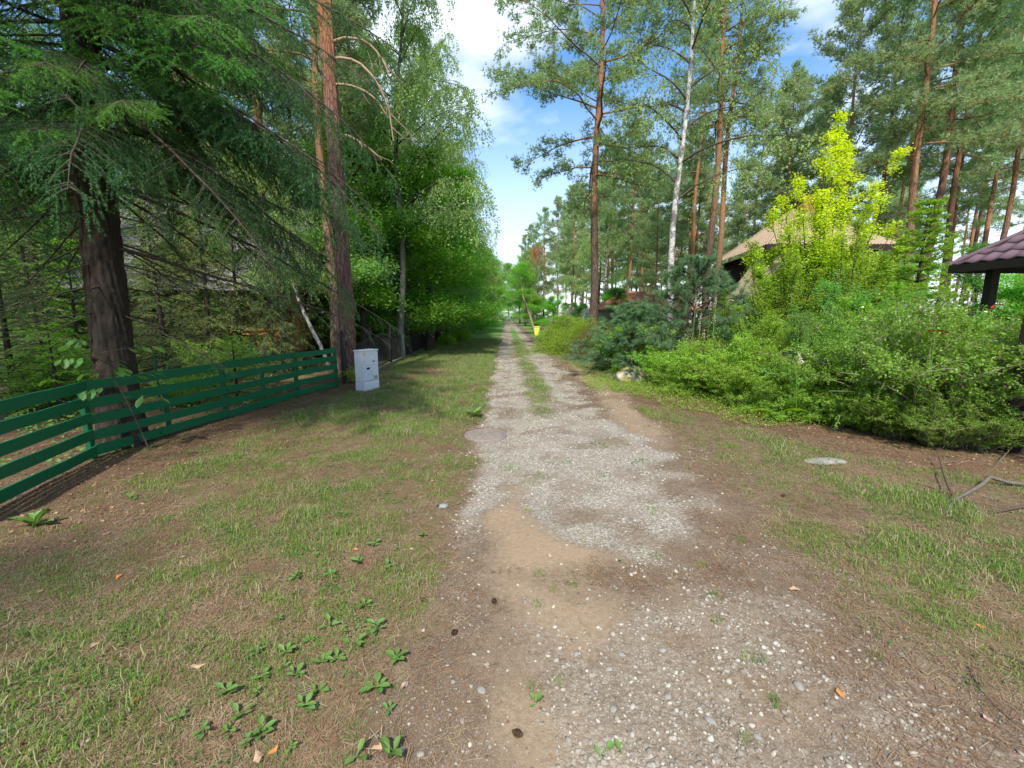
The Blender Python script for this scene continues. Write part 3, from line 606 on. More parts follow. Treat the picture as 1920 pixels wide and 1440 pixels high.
# ---------------------------------------------------------------- built things
def frame(a, b, z=0):
    """matrix with X along a->b on the ground, Z up"""
    a = Vector(a); b = Vector(b); d = (b-a); L = math.hypot(d.x, d.y); an = math.atan2(d.y, d.x)
    return Matrix.Translation((a.x, a.y, z)) @ Matrix.Rotation(an, 4, 'Z'), L
def board(L, h, th, seed=0, segs=8):
    """plank along X from 0 to L with slightly uneven edges"""
    rg = np.random.RandomState(seed); g = Geo(); xs_ = np.linspace(0, L, segs+1); b = rg.normal(0, .0018, (segs+1, 3)); r = []
    for i, x in enumerate(xs_):
        o, u, d = b[i]; c = .003
        r += [(x, -th/2+o, u+c), (x, -th/2+o+c, u), (x, th/2+o-c, u), (x, th/2+o, u+c), (x, th/2+o, h+d-c), (x, th/2+o-c, h+d), (x, -th/2+o+c, h+d), (x, -th/2+o, h+d-c)]
    i = np.arange(segs)[:, None]*8; j = np.arange(8)[None]; k = (j+1) % 8
    g.add(r, np.stack([i+j, i+8+j, i+8+k, i+k], -1).reshape(-1, 4)[:, ::-1]); g.add(np.array(r)[:8], [list(range(8))]); g.add(np.array(r)[-8:], [list(range(8))[::-1]])
    return g
def painted_wood(name, c, worn=(.20, .17, .13)):
    t = Mt(name); gr_ = t.noise(6, 7, .75, co=t.co((.6, 22, 22))); n = t.noise(3, 5); f = t.noise(60, 2)
    v = t.mix(gr_, tuple(x*.55 for x in c), tuple(min(1, x*1.35) for x in c)); v = t.mix(t.ramp(n, [(.45, 0.), (.8, .35)]), v, tuple(x*.6+.01 for x in c))
    v = t.mix(t.ramp(t.noise(9, 8, .8), [(.64, 0.), (.72, .7)]), v, worn)
    return t.done(v, t.ramp(n, [(.3, .42), (.7, .62)]), .35, t.bump(gr_, .35, .004))
GREEN = painted_wood('green_paint', (.004, .125, .048), (.01, .06, .035)); GREEN_D = painted_wood('green_paint_posts', (.004, .095, .038), (.01, .05, .03))
BLACK = plain('black_iron', (.018, .017, .016), .5, .4, bump=.3); WIRE = plain('galvanised_wire', (.23, .25, .22), .5, .4)
GREYPL = plain('grey_polyester', (.68, .70, .72), .42, .4, .06, 4, .05); GREYPL2 = plain('grey_polyester_door', (.62, .66, .70), .4, .4, .05, 5, .05)
DARK = plain('dark_slot', (.02, .02, .02)); YEL = plain('yellow_sticker', (.75, .65, .04)); WHITE = plain('white_print', (.75, .76, .76)); RUST = plain('rusty_steel', (.16, .09, .06), .8)
STEEL = plain('lock_metal', (.3, .3, .3), .35, .5, metal=.8)

SCREW = Geo().tube([(0, 0, 0), (0, -.003, 0)], .0055, sides=8, cap=True).mesh('screw', RUST)
# green horizontal board fence
P4 = [(-4.29, 2.95), (-4.87, 5.05), (-4.57, 7.08), (-4.41, 9.2), (-4.02, 10.35)]
fence = empty('board_fence', (P4[1][0], P4[1][1], 0), 0, 'low green painted fence of five horizontal boards left of the track', 'fence')
fo = Vector((P4[1][0], P4[1][1], 0))
for i, (x, y) in enumerate(P4):
    z = gz(x, y); ang = math.atan2(P4[min(i+1, 4)][1]-P4[max(i-1, 0)][1], P4[min(i+1, 4)][0]-P4[max(i-1, 0)][0])
    g = Geo(); g.box((-.035, .016, -.3), (.035, .075, .925 if i < 4 else .95)); o = g.build('post', GREEN_D, fence, Vector((x, y, z))-fo); o.rotation_euler[2] = ang; bevel(o, .004)
for i in range(4):
    a, b = P4[i], P4[i+1]; L = math.hypot(b[0]-a[0], b[1]-a[1]); an = math.atan2(b[1]-a[1], b[0]-a[0]); za, zb = gz(*a), gz(*b)
    for k in range(5):
        hh = .118+rnd.uniform(-.003, .003); z0 = .04+k*.196+rnd.uniform(-.004, .004)
        o = board(L-.005, hh, .024, i*5+k).build('board', GREEN, fence, Vector((a[0], a[1], za+z0))-fo); o.rotation_euler = (R(rnd.uniform(-1.2, 1.2)), -math.atan2(zb-za, L)+R(rnd.uniform(-.25, .25)), an); o.location += Vector((math.cos(an)*.0025, math.sin(an)*.0025, 0))
        o.location.z += .012*math.sin(i*2+k)
        if i < 3:
            for xx in (.05, L-.06): inst('screw', SCREW, o, (xx, -.0125, .035)); inst('screw', SCREW, o, (xx, -.0125, .085))
# extra posts seen behind the boards
for q in ((-4.72, 6.05), (-4.50, 8.1)):
    g = Geo(); g.box((-.022, .02, -.2), (.022, .065, .74)); o = g.build('post', GREEN_D, fence, Vector((q[0], q[1], gz(*q)))-fo); o.rotation_euler[2] = R(82)

# wire netting fence inside the garden
wf = empty('wire_netting_fence', (-6.2, 8.5, 0), R(93), 'thin wire netting garden fence behind the green board fence', 'fence')
for i in range(2, 7):
    g = Geo(); g.tube([(0, 0, -.2), (0, 0, 1.0)], .018, sides=6, cap=True); g.build('post', GREEN_D, wf, (i*1.6-4, 0, 0))
g = Geo(); n = 0
for i in range(0, 130): x0 = -.9+i*.05; g.tube([(x0, 0, .04), (x0, 0, .92)], .0013, sides=3)
for j in range(0, 12): g.tube([(-.9, 0, .05+j*.078), (5.6, 0, .05+j*.078)], .0013, sides=3)
tag(g.build('wire_mesh', WIRE, wf), kind='stuff')

# dark iron picket fence along the left verge
A, B = Vector((-4.02, 10.75)), Vector((-4.25, 27.2)); npan = 7; L = (B-A).length/npan; an = math.atan2((B-A).y, (B-A).x)
pf = empty('iron_picket_fence', (A.x, A.y, 0), an, 'black iron picket fence with dipping top rails beyond the grey cabinet', 'fence')
pg_ = Geo(); pg_.box((-.035, -.035, -.2), (.035, .035, 1.22)); pg_.box((-.05, -.05, 1.22), (.05, .05, 1.25)); pg_.lathe([(0, 1.25), (.03, 1.255), (.042, 1.285), (.03, 1.318), (0, 1.33)], 8)
pm = pg_.mesh('iron_post', BLACK); pk = {}
for p in range(npan+1): inst('post', pm, pf, (p*L, 0, 0))
for p in range(npan):
    xs_ = np.linspace(0, L, 9); dip = lambda x: 1.03-.13*math.sin(math.pi*x/L) if p % 2 == 0 else .90+.16*math.sin(math.pi*x/L)
    g = Geo(); g.tube([(p*L+x, 0, dip(x)) for x in xs_], .012, .012, 4); g.build('top_rail', BLACK, pf)
    g = Geo(); g.tube([(p*L, 0, .13), (p*L+L, 0, .13)], .012, .012, 4); g.build('bottom_rail', BLACK, pf)
    nk = 19
    for k in range(1, nk):
        x = k*L/nk; h = round(dip(x)+.07, 2)
        if h not in pk: q = Geo(); q.tube([(0, 0, .08), (0, 0, h-.05), (0, 0, h)], 0, rad=np.array([.011, .011, .003]), sides=4); pk[h] = q.mesh('iron_picket', BLACK)
        inst('picket', pk[h], pf, (p*L+x, 0, 0))
g = Geo(); g.box((0, -.05, -.1), (L*npan, .05, .045)); g.build('kerb', plain('old_concrete', (.22, .2, .17)), pf)

# grey electricity cabinet
cp = gp(690, 731); cab = empty('electrical_cabinet', (cp.x-.05, cp.y+.15, gz(cp.x, cp.y)), R(66), 'light grey plastic electricity cabinet standing where the green fence ends', 'cabinet')
# local X = along the front (facing the track), -Y = outwards
W_, D_, H_ = .50, .26, .93
def cb(lo, hi, nm, m, bv=.006, par=cab):
    g = Geo(); g.box(lo, hi); o = g.build(nm, m, par); 
    if bv: bevel(o, bv, 2)
    return o
cb((-W_/2, -D_/2, .0), (W_/2, D_/2, .225), 'plinth', GREYPL); cb((-W_/2+.004, -D_/2+.004, .229), (W_/2-.004, D_/2-.004, H_-.02), 'body', GREYPL)
cb((-W_/2-.012, -D_/2-.012, H_-.018), (W_/2+.012, D_/2+.012, H_+.012), 'roof', GREYPL, .008)
d1 = cb((-W_/2+.02, -D_/2-.010, .60), (W_/2-.02, -D_/2+.002, H_-.03), 'door', GREYPL2, .004); d2 = cb((-W_/2+.02, -D_/2-.010, .245), (W_/2-.02, -D_/2+.002, .59), 'door', GREYPL2, .004)
cb((-W_/2+.02, -D_/2-.008, .045), (W_/2-.02, -D_/2-.0, .19), 'plinth_panel', GREYPL2, .004)
cb((-W_/2+.05, -D_/2-.0135, .83), (-W_/2+.09, -D_/2-.0105, .88), 'warning_sticker', YEL, 0, d1)
cb((.03, -D_/2-.016, .66), (.12, -D_/2-.0105, .685), 'lock', STEEL, .002, d1); cb((-.16, -D_/2-.020, .50), (-.07, -D_/2-.0105, .545), 'meter_window', DARK, .002, d2)
cb((-.05, -D_/2-.012, .73), (.12, -D_/2-.0105, .80), 'notice', WHITE, 0, d1)
for (x, z) in ((-.12, .38), (-.02, .36), (.03, .34), (-.03, .43)): cb((x, -D_/2-.0125, z), (x+.022, -D_/2-.0105, z+.018), 'screw_cover', STEEL, 0, d2)
for z in (.66, .84): cb((-W_/2+.012, -D_/2-.016, z), (-W_/2+.024, -D_/2-.0105, z+.035), 'hinge', STEEL, .001, d1)
for k in range(5): cb((-W_/2+.32, -D_/2-.0128, .27+k*.014), (-W_/2+.44, -D_/2-.0105, .276+k*.014), 'vent_slot', DARK, 0, d2)
for k in range(5): cb((-W_/2-.002, -.10+k*.045, .0), (-W_/2+.004, -.08+k*.045, .02), 'drain_notch', DARK, 0)

# manhole cover
mp_ = gp(910, 816); mh = empty('manhole_cover', (mp_.x, mp_.y, gz(mp_.x, mp_.y)+.012), .3, 'round worn concrete and iron manhole cover at the left edge of the gravel', 'manhole cover')
CONC = Mt('worn_concrete'); q_ = CONC.noise(9, 7, .7); CONC = CONC.done(CONC.mix(q_, (.10, .09, .08), (.29, .24, .205)), .9, .2, CONC.bump(CONC.noise(60, 3), .6, .004))
g = Geo(); g.lathe([(.30, -.06), (.30, .018), (.272, .021), (.268, .008), (.0, .008)], 40); g.build('rim', CONC, mh)
g = Geo(); g.lathe([(.262, -.02), (.262, .014), (.252, .019), (0, .019)], 40)
for r_ in (.06, .115, .17, .22): g.lathe([(r_-.008, .0185), (r_-.005, .0245), (r_+.005, .0245), (r_+.008, .0185)], 40)
for k in range(12):
    a = k*math.pi/6; M = Matrix.Rotation(a, 4, 'Z'); g.box((.07, -.007, .018), (.245, .007, .0235), M=M)
g.build('lid', CONC, mh)

# stones
STONE = Mt('mossy_stone'); a_ = STONE.noise(5, 8, .7); b_ = STONE.noise(3.2, 5, .6, co=STONE.co((1, 1, 1), loc=(4, 2, 1))); g_ = STONE.n('NewGeometry'); s_ = STONE.n('SeparateXYZ', Vector=g_.outputs['Normal'])
base = STONE.mix(a_, (.24, .22, .18), (.52, .49, .42)); base = STONE.mix(STONE.ramp(b_, [(.46, 0.), (.56, .9)]), base, STONE.mix(a_, (.10, .09, .02), (.26, .22, .04)))
STONE = STONE.done(base, .9, .15, STONE.bump(a_, .8, .03)); PALE = plain('pale_stone', (.30, .28, .245), .9, .1, .3, 6, .7)
def stone(seed, name, loc, sz, m, label, rz=0., sink=.3, sub=4, amp=.45, cat='stone', group=None):
    g = ico(seed, sub, sz, amp, 1, .9); v = g.v[0]; v[:, 2] += (fbm(v[:, 0]*14, v[:, 1]*14, seed, 4)-.5)*sz[2]*.15
    o = g.build(name, m, None, (loc[0], loc[1], gz(loc[0], loc[1])+sz[2]*(1-2*sink)*.5)); o.rotation_euler[2] = rz; return tag(o, label, cat, group)
b0 = gp(1186, 716); stone(3, 'boulder', (b0.x, b0.y+.15), (.38, .27, .26), STONE, 'pale boulder with yellow moss in front of the bushes on the right', .2, .25, cat='boulder')
b0 = gp(1545, 868); stone(5, 'stone_slab', (b0.x, b0.y), (.27, .12, .03), PALE, 'flat pale stone slab lying in the grass before the dark shrub', .1, .35, 3, .25)
b0 = gp(1630, 785)
# scattered small stones one can pick out
for i, (px, py, r_) in enumerate([(830, 948, 22), (1242, 1218, 12), (1300, 1240, 10), (903, 1295, 17), (789, 1415, 12), (1252, 1306, 13), (1150, 1330, 14), (1345, 1300, 9), (1142, 1252, 12), (1690, 1228, 9), (1497, 1285, 16), (1420, 1380, 12), (1330, 1350, 16), (1165, 1225, 12), (1107, 1393, 9), (900, 985, 10), (1080, 1225, 12)]):
    q = gp(px, py); s_ = r_*q.length/820*.62 if False else r_*(Vector((q.x, q.y, CAMZ)).length)/820*.5
    stone(30+i, 'pebble_stone', (q.x, q.y), (s_, s_*.75, s_*.45), PALE if i % 3 else plain('blue_grey_stone', (.26, .28, .28), .85, .2, .3, 12, .5) if i == 0 else PALE, 'pale stone, bigger than the gravel round it, lying on the track', rnd.uniform(0, 3), .3, 2, .3, 'stone', 'single larger stones on the track')

# yellow wheelie bin
bp = gp(1007, 629.5); wb = empty('wheelie_bin', (bp.x, bp.y+.3, 0), R(-4), 'yellow wheelie bin standing on the grass right of the track', 'bin'); wb.scale = (.82, .82, .72)
YP = plain('yellow_plastic', (.80, .68, .10), .45, .4, .05, 3, .05)
g = Geo(); v = [(-.22, -.22, .06), (.22, -.22, .06), (.22, .2, .06), (-.22, .2, .06), (-.28, -.3, .95), (.28, -.3, .95), (.28, .28, .95), (-.28, .28, .95)]
g.add(v, [(0, 3, 2, 1), (4, 5, 6, 7), (0, 1, 5, 4), (1, 2, 6, 5), (2, 3, 7, 6), (3, 0, 4, 7)]); bevel(g.build('body', YP, wb), .03, 3)
g = Geo(); g.box((-.31, -.34, .952), (.31, .30, 1.0)); g.box((-.25, -.28, 1.0), (.25, .25, 1.035)); bevel(g.build('lid', YP, wb), .015, 2)
g = Geo(); g.tube([(-.2, .36, .93), (.2, .36, .93)], .016, sides=8, cap=True); g.box((-.2, .29, .90), (-.16, .37, .95)); g.box((.16, .29, .90), (.2, .37, .95)); g.build('handle', YP, wb)
for s_ in (-1, 1):
    g = Geo(); g.tube([(s_*.24-.03, .24, .1), (s_*.24+.03, .24, .1)], .1, sides=16, cap=True); g.build('wheel', BLACK, wb)
g = Geo(); g.box((-.2, -.2, 0), (.2, -.14, .06)); g.build('foot', YP, wb)

# small white cabinet on the far left verge
wp = gp(885, 621); wc = empty('white_cabinet', (wp.x, wp.y, 0), R(80), 'small white meter cabinet far off under the left trees', 'cabinet')
g = Geo(); g.box((-.3, -.15, 0), (.3, .15, .28)); g.build('plinth', GREYPL, wc); g = Geo(); g.box((-.32, -.16, .285), (.32, .16, .95)); bevel(g.build('body', WHITE, wc), .01); g = Geo(); g.box((-.28, -.175, .32), (.28, -.163, .9)); g.build('door', WHITE, wc)

# parked cars at the far end
CARP = plain('dark_car_paint', (.02, .022, .028), .25, .6, .02, 2, 0, .3); GLASS = plain('car_glass', (.16, .20, .24), .08, .8, .02, 2, 0); CARG = plain('silver_car_paint', (.35, .36, .38), .25, .6, .02, 2, 0, .3)
LAMP = plain('lamp_glass', (.8, .8, .78), .1, .8, .02, 2, 0)
def car(loc, rz, paint, label, suv=1.0):
    c = empty('parked_car', loc, rz, label, 'car')     # nose towards -Y
    pf_ = [(-2.15, .35), (-2.2, .62), (-2.05, .86), (-1.15, .98), (-.55, 1.42*suv), (1.15, 1.46*suv), (1.95, 1.0), (2.12, .92), (2.15, .4)]
    g = Geo(); sec = []
    for s_, wx in ((-1, .80), (-1, .88), (1, .88), (1, .80)):
        pass
    rows = []
    for wx, k in ((-.86, 0), (-.80, 1), (.80, 1), (.86, 0)):
        rows.append([(wx*(1-.18*max(0, (z-.95))*2*(1 if z > 1 else 0)), y, z if k else min(z, .96)-.0) for y, z in pf_])
    V = np.array(rows).reshape(-1, 3); n = len(pf_); F_ = []
    for r_ in range(3):
        for j in range(n-1): F_.append((r_*n+j, r_*n+j+1, (r_+1)*n+j+1, (r_+1)*n+j))
    g.add(V, F_, 0, False)
    for r_ in (0, 3): g.v.append(V[r_*n:(r_+1)*n]); g.f.append((np.array([list(range(n))[::(1 if r_ else -1)]])+g.n, 0, False)); g.n += n
    g.v.append(V[[0, n-1, 4*n-1, 3*n]]); g.f.append((np.array([[0, 1, 2, 3]])+g.n, 0, False)); g.n += 4
    bevel(g.build('body', paint, c), .05, 2)
    g = Geo(); g.add([(-.66, -1.13, 1.0), (.66, -1.13, 1.0), (.56, -.62, 1.40*suv), (-.56, -.62, 1.40*suv)], [(0, 1, 2, 3)]); o = g.build('windscreen', GLASS, c); o.location = (0, -.02, .012)
    for s_ in (-1, 1):
        g = Geo(); g.add([(s_*.80, -.95, 1.0), (s_*.80, 1.5, 1.0), (s_*.70, 1.1, 1.36*suv), (s_*.70, -.5, 1.36*suv)], [(0, 1, 2, 3)]); o = g.build('side_window', GLASS, c); o.location = (s_*.045, 0, 0)
        g = Geo(); g.box((-.14, -.03, -.07), (.14, .03, .07)); bevel(g.build('headlight', LAMP, c, (s_*.62, -2.16, .70)), .02)
        g = Geo(); g.box((-.09, -.05, -.06), (.09, .05, .06)); bevel(g.build('wing_mirror', paint, c, (s_*1.0, -.85, 1.02)), .02)
        for y in (-1.35, 1.35):
            g = Geo(); g.tube([(-.11, 0, 0), (.11, 0, 0)], .33, sides=20, cap=True); w = g.build('tyre', BLACK, c, (s_*.78, y, .33)); g = Geo(); g.tube([(-.115, 0, 0), (.115, 0, 0)], .19, sides=12, cap=True); g.build('rim', STEEL, w)
    g = Geo(); g.box((-.26, -.015, -.055), (.26, .015, .055)); g.build('number_plate', WHITE, c, (0, -2.21, .48))
    return c
q = gp(941, 601.5); q = at(940, 601.5, 118); car((q.x-.2, 112, 0), R(0), CARP, 'dark car parked on the left side at the far end of the track'); car((q.x+1.6, 128, 0), R(3), CARG, 'silver car behind the dark car at the far end of the track')

# ---- log cabin on the left
LOG = Mt('orange_varnished_log'); n_ = LOG.noise(5, 6, .7, co=LOG.co((1, 12, 12))); LOG = LOG.done(LOG.mix(n_, (.25, .095, .02), (.55, .25, .06)), .5, .3, LOG.bump(n_, .3, .01))
LOG2 = Mt('dark_stained_wood'); n_ = LOG2.noise(5, 6, .7, co=LOG2.co((1, 12, 12))); LOG2 = LOG2.done(LOG2.mix(n_, (.05, .028, .018), (.13, .07, .04)), .6, .2, LOG2.bump(n_, .3, .01))
SHG = Mt('grey_shingle'); n_ = SHG.noise(14, 5, .7); o_ = SHG.n('ObjectInfo'); SHG = SHG.done(SHG.mix(SHG.math('ADD', SHG.math('MULTIPLY', n_, .5), SHG.math('MULTIPLY', o_.outputs['Random'], .5)), (.10, .095, .10), (.22, .21, .215)), .9, .15, SHG.bump(n_, .4, .005))
cab_o = Vector((-9.6, 15.6, 0)); cabin = empty('log_cabin', cab_o, R(16), 'orange log cabin with a steep grey shingle roof and open porch behind the left spruces', 'building')
lm = {}
def log(parent, L_, loc, rot=(0, 0, 0), m=LOG, r_=.085, nm='log'):
    k = (round(L_, 2), m.name, r_)
    if k not in lm: g = Geo(); g.tube([(0, 0, 0), (L_*.5, 0, .004), (L_, 0, 0)], r_, r_*.97, 10, cap=True); lm[k] = g.mesh(nm, m)
    return inst(nm, lm[k], parent, loc, rot)
# body: back room, x -5.5..2.2 ; porch in front (y -2.2..0)
for k in range(13):
    z = .45+k*.155
    log(cabin, 5.2, (-3.0, .0, z)); log(cabin, 5.0, (-2.9, .0, z+.07), (0, 0, R(90))); log(cabin, 5.0, (2.1, .0, z+.07), (0, 0, R(90)))
    if k < 6: log(cabin, 2.1, (.25, -2.1, z), (0, 0, 0))          # porch rail right bay
    if k < 6: log(cabin, 2.0, (2.3, -2.1, z+.07), (0, 0, R(90)))
g = Geo(); g.box((-3.0, -2.3, .12), (2.5, 5.1, .34)); g.build('floor_deck', LOG2, cabin)
for x in (-2.9, -1.4, .15, 2.35):
    g = Geo(); g.box((-.09, -.09, 0), (.09, .09, 2.3)); bevel(g.build('porch_post', LOG, cabin, (x, -2.12, .1)), .01)
for s_ in (-1, 1): log(cabin, .9, (.15, -2.12, 1.8), (0, R(-45) if s_ > 0 else R(-135), 0), LOG, .06, 'brace')
g = Geo(); g.box((-3.0, -2.2, 2.38), (2.6, -2.04, 2.52)); g.build('porch_beam', LOG, cabin)
# steps
for k in range(3): g = Geo(); g.box((-.1, -2.7-.3*k, .0), (1.0, -2.42-.3*k, .30-.09*k)); g.build('step', LOG2, cabin)
# door and window in the back wall
dr = Geo(); dr.box((-1.4, -.14, .36), (-.4, -.09, 2.4)); dr = dr.build('door', LOG2, cabin); g = Geo(); g.box((-.55, -.18, 1.3), (-.5, -.14, 1.42)); g.build('handle', STEEL, dr)
wi = Geo(); wi.box((-2.6, -.13, 1.2), (-1.6, -.09, 2.0)); wi = wi.build('window', GLASS, cabin)
g = Geo(); [g.box(a, b) for a, b in (((-2.68, -.16, 1.12), (-2.6, -.10, 2.08)), ((-1.6, -.16, 1.12), (-1.52, -.10, 2.08)), ((-2.6, -.16, 1.12), (-1.6, -.10, 1.2)), ((-2.6, -.16, 2.0), (-1.6, -.10, 2.08)), ((-2.13, -.16, 1.2), (-2.07, -.10, 2.0)))]; g.build('frame', LOG, wi)
# steep roof: front slope faces the track side camera; shingles singly on the lower right part, joined elsewhere
rp = Geo(); rp.add([(-3.4, -3.0, 2.35), (2.75, -3.0, 2.35), (2.75, 1.0, 5.6), (-3.4, 1.0, 5.6), (-3.4, 5.2, 2.35), (2.75, 5.2, 2.35)], [(0, 1, 2, 3), (3, 2, 5, 4)]); rfo = rp.build('roof', LOG2, cabin)
sl = math.atan2(3.25, 4.0); Ls = math.hypot(3.25, 4.0)
sg = Geo(); sg.box((0, 0, .006), (.30, .30, .026)); sgm = sg.mesh('shingle', SHG); nrow = 21; rest = Geo(); cnt = 0
for r_ in range(nrow):
    for c_ in range(31):
        x = -6.25+c_*.305+(.15 if r_ % 2 else 0)
        if x < -3.4: continue; 
        if x > 2.5: continue
        v = r_*.24; y = -3.03+v*math.cos(sl); z = 2.35+v*math.sin(sl)+.012
        if c_ > 18 and r_ < 22 and cnt < 290: cnt += 1; inst('shingle', sgm, rfo, (x, y, z+.01), (sl-.06+rnd.uniform(-.01, .01), 0, rnd.uniform(-.01, .01)))
        else: rest.box((0, 0, .006), (.30, .30, .026), M=Matrix.Translation((x, y, z+.01)) @ Euler((sl-.06, 0, 0)).to_matrix().to_4x4())
tag(rest.build('shingles', SHG, rfo), kind='stuff')
for gx_ in (-3.1, 2.2): g = Geo(); g.add([(gx_, -2.6, 2.4), (gx_, 4.8, 2.4), (gx_, 1.0, 5.4)], [(0, 1, 2)]); g.build('gable', LOG2, cabin)

# ---- house with tan tiled roof on the right, mostly behind bushes
TILE = Mt('tan_roof_tile'); n_ = TILE.noise(3, 6, .7); f_ = TILE.noise(40, 3); TILE = TILE.done(TILE.mix(n_, (.26, .19, .13), TILE.mix(f_, (.38, .28, .19), (.50, .38, .27))), .85, .2, TILE.bump(f_, .3, .004))
BRICK = plain('red_brick', (.32, .12, .075), .9, .1, .25, 12, .5); WOODD = plain('dark_gable_wood', (.035, .022, .018), .7, .2, .3, 6, .3); PLAST = plain('grey_render', (.42, .40, .37), .9, .1)
ho = Vector((14.9, 20.0, 0)); house = empty('tiled_house', ho, R(0), 'house with a steep tan tiled roof, dark gable and brick chimney behind the golden tree', 'building')
def roof_plane(par, nm, a, b, c, d, m, rows=28, cols=60, amp=.02):
    """a,b eave; d,c ridge"""
    a, b, c, d = (np.array(q, float) for q in (a, b, c, d)); n = nrm(np.cross(b-a, d-a)); U, V = np.meshgrid(np.linspace(0, 1, cols*3+1), np.linspace(0, 1, rows*2+1))
    P_ = (a+(b-a)*U[..., None])*(1-V[..., None])+(d+(c-d)*U[..., None])*V[..., None]
    st = (1-((V*rows) % 1))*amp*1.2; P_ = P_+n*(np.abs(np.sin(U*cols*np.pi))*amp+st)[..., None]
    w__ = cols*3+1; i = np.arange(rows*2)[:, None]*w__; j = np.arange(cols*3)[None]; g = Geo(); g.add(P_.reshape(-1, 3), np.stack([i+j, i+j+1, i+w__+j+1, i+w__+j], -1).reshape(-1, 4)); return g.build(nm, m, par)
# ridge runs away to the right; hip facing us
r1 = roof_plane(house, 'roof', (-5.4, -3.6, 4.2), (-.4, -3.6, 4.2), (-1.0, 1.2, 6.5), (-1.5, 1.2, 6.5), TILE, 26, 44, .03)
r2 = roof_plane(house, 'roof', (-4.3, 3.6, 4.2), (-5.4, -3.6, 4.2), (-1.5, 1.2, 6.5), (-1.5, 1.3, 6.5), TILE, 26, 40, .03)
g = Geo(); g.add([(-5.2, -3.4, 4.12), (-.5, -3.4, 4.12), (-.5, 3.4, 4.12), (-4.2, 3.4, 4.12)], [(0, 1, 2, 3)]); g.box((-4.1, -2.6, 0), (-.8, 3.2, 4.1)); g.build('wall', WOODD, house)
g = Geo(); g.box((-5.5, -3.72, 4.02), (-.3, -3.6, 4.22)); g.build('eaves_board', WOODD, house)
r3 = roof_plane(house, 'roof', (-.4, -3.6, 4.2), (-.2, 3.6, 4.2), (-1.0, 1.3, 6.5), (-1.0, 1.2, 6.5), TILE, 26, 20, .03)
ch = Geo(); ch.box((-1.35, .8, 5.8), (-.75, 1.3, 6.95)); ch.box((-1.42, .73, 6.95), (-.68, 1.37, 7.05)); ch.build('chimney', BRICK, r1)
# dark dormer gable facing the garden
g = Geo(); g.add([(-6.4, -4.1, 1.9), (-3.2, -4.1, 1.9), (-4.8, -4.1, 3.8)], [(0, 1, 2)]); g.add([(-6.4, -4.1, 1.9), (-4.8, -4.1, 3.8), (-4.8, -1.2, 3.8), (-6.4, -3.0, 1.9)], [(0, 1, 2, 3)]); gb = g.build('gable', WOODD, house)
for s_ in (-1, 1):
    g = Geo(); a0 = np.array((-4.8, 0, 3.9)); b0_ = np.array((-4.8+s_*1.85, 0, 1.75)); g.tube([a0+(0, -4.45, 0), b0_+(0, -4.45, 0)], .09, sides=4, cap=True); g.build('barge_board', LOG2, gb)
    g = Geo(); q4 = [(-4.8, -4.45, 3.97), (-4.8+s_*1.85, -4.45, 1.84), (-4.8+s_*1.85, -2.6, 1.84), (-4.8, -2.0, 3.97)]; g.add(q4, [(0, 1, 2, 3)]); g.build('dormer_roof', TILE, gb)

# ---- red-roofed house low beyond the hedge
rh = empty('low_red_roofed_house', (8.6, 34, 0), R(12), 'low house with an orange brown roof just showing above the hedge', 'building')
g = Geo(); g.box((-3, -2, 0), (5, 4, 2.1)); g.build('wall', PLAST, rh); roof_plane(rh, 'roof', (-3.6, -2.6, 2.0), (5.6, -2.6, 2.0), (5.6, 1, 3.5), (1.0, 1, 3.5), plain('orange_brown_tile', (.36, .17, .10), .85, .1, .25, 3, .3), 14, 34, .03)
# ---- red roofed shed far left
rs_h = empty('red_roofed_shed', (-11.5, 37, 0), R(-8), 'far garden shed with a red roof glimpsed right of the big pine trunk', 'building')
g = Geo(); g.box((-2, -1.6, 0), (2, 1.6, 2.4)); g.build('wall', LOG2, rs_h); roof_plane(rs_h, 'roof', (-2.4, -2.1, 2.4), (2.4, -2.1, 2.4), (2.4, 0, 3.8), (-2.4, 0, 3.8), plain('red_tile', (.55, .10, .06), .7, .2, .2, 3, .2), 10, 20, .03)
g = Geo(); g.add([(-2.4, 0, 3.8), (2.4, 0, 3.8), (2.4, 2.1, 2.4), (-2.4, 2.1, 2.4)], [(0, 1, 2, 3)]); g.build('roof', BRICK, rs_h)

# ---- gazebo on the far right with metal tile roof
MT_ = Mt('plum_metal_tile'); n_ = MT_.noise(2.5, 5); MT_ = MT_.done(MT_.mix(n_, (.115, .07, .085), (.17, .105, .12)), .38, .5, MT_.bump(MT_.noise(50, 2), .1, .002)); GDK = plain('black_brown_timber', (.030, .022, .020), .6, .25, .3, 5, .4)
e0 = at(1783, 499, 9.6); gx, gy, gzv = e0.x, e0.y, e0.z; GH = 2.2
gaz = empty('gazebo', (gx+GH, gy-GH, 0), 0, 'open timber gazebo with a plum coloured metal tile roof at the right edge', 'gazebo'); gl_ = None
hs_ = GH; ez = gzv; rise = 1.75; cols_, rows_ = 14, 10; tw_ = 2*hs_/cols_
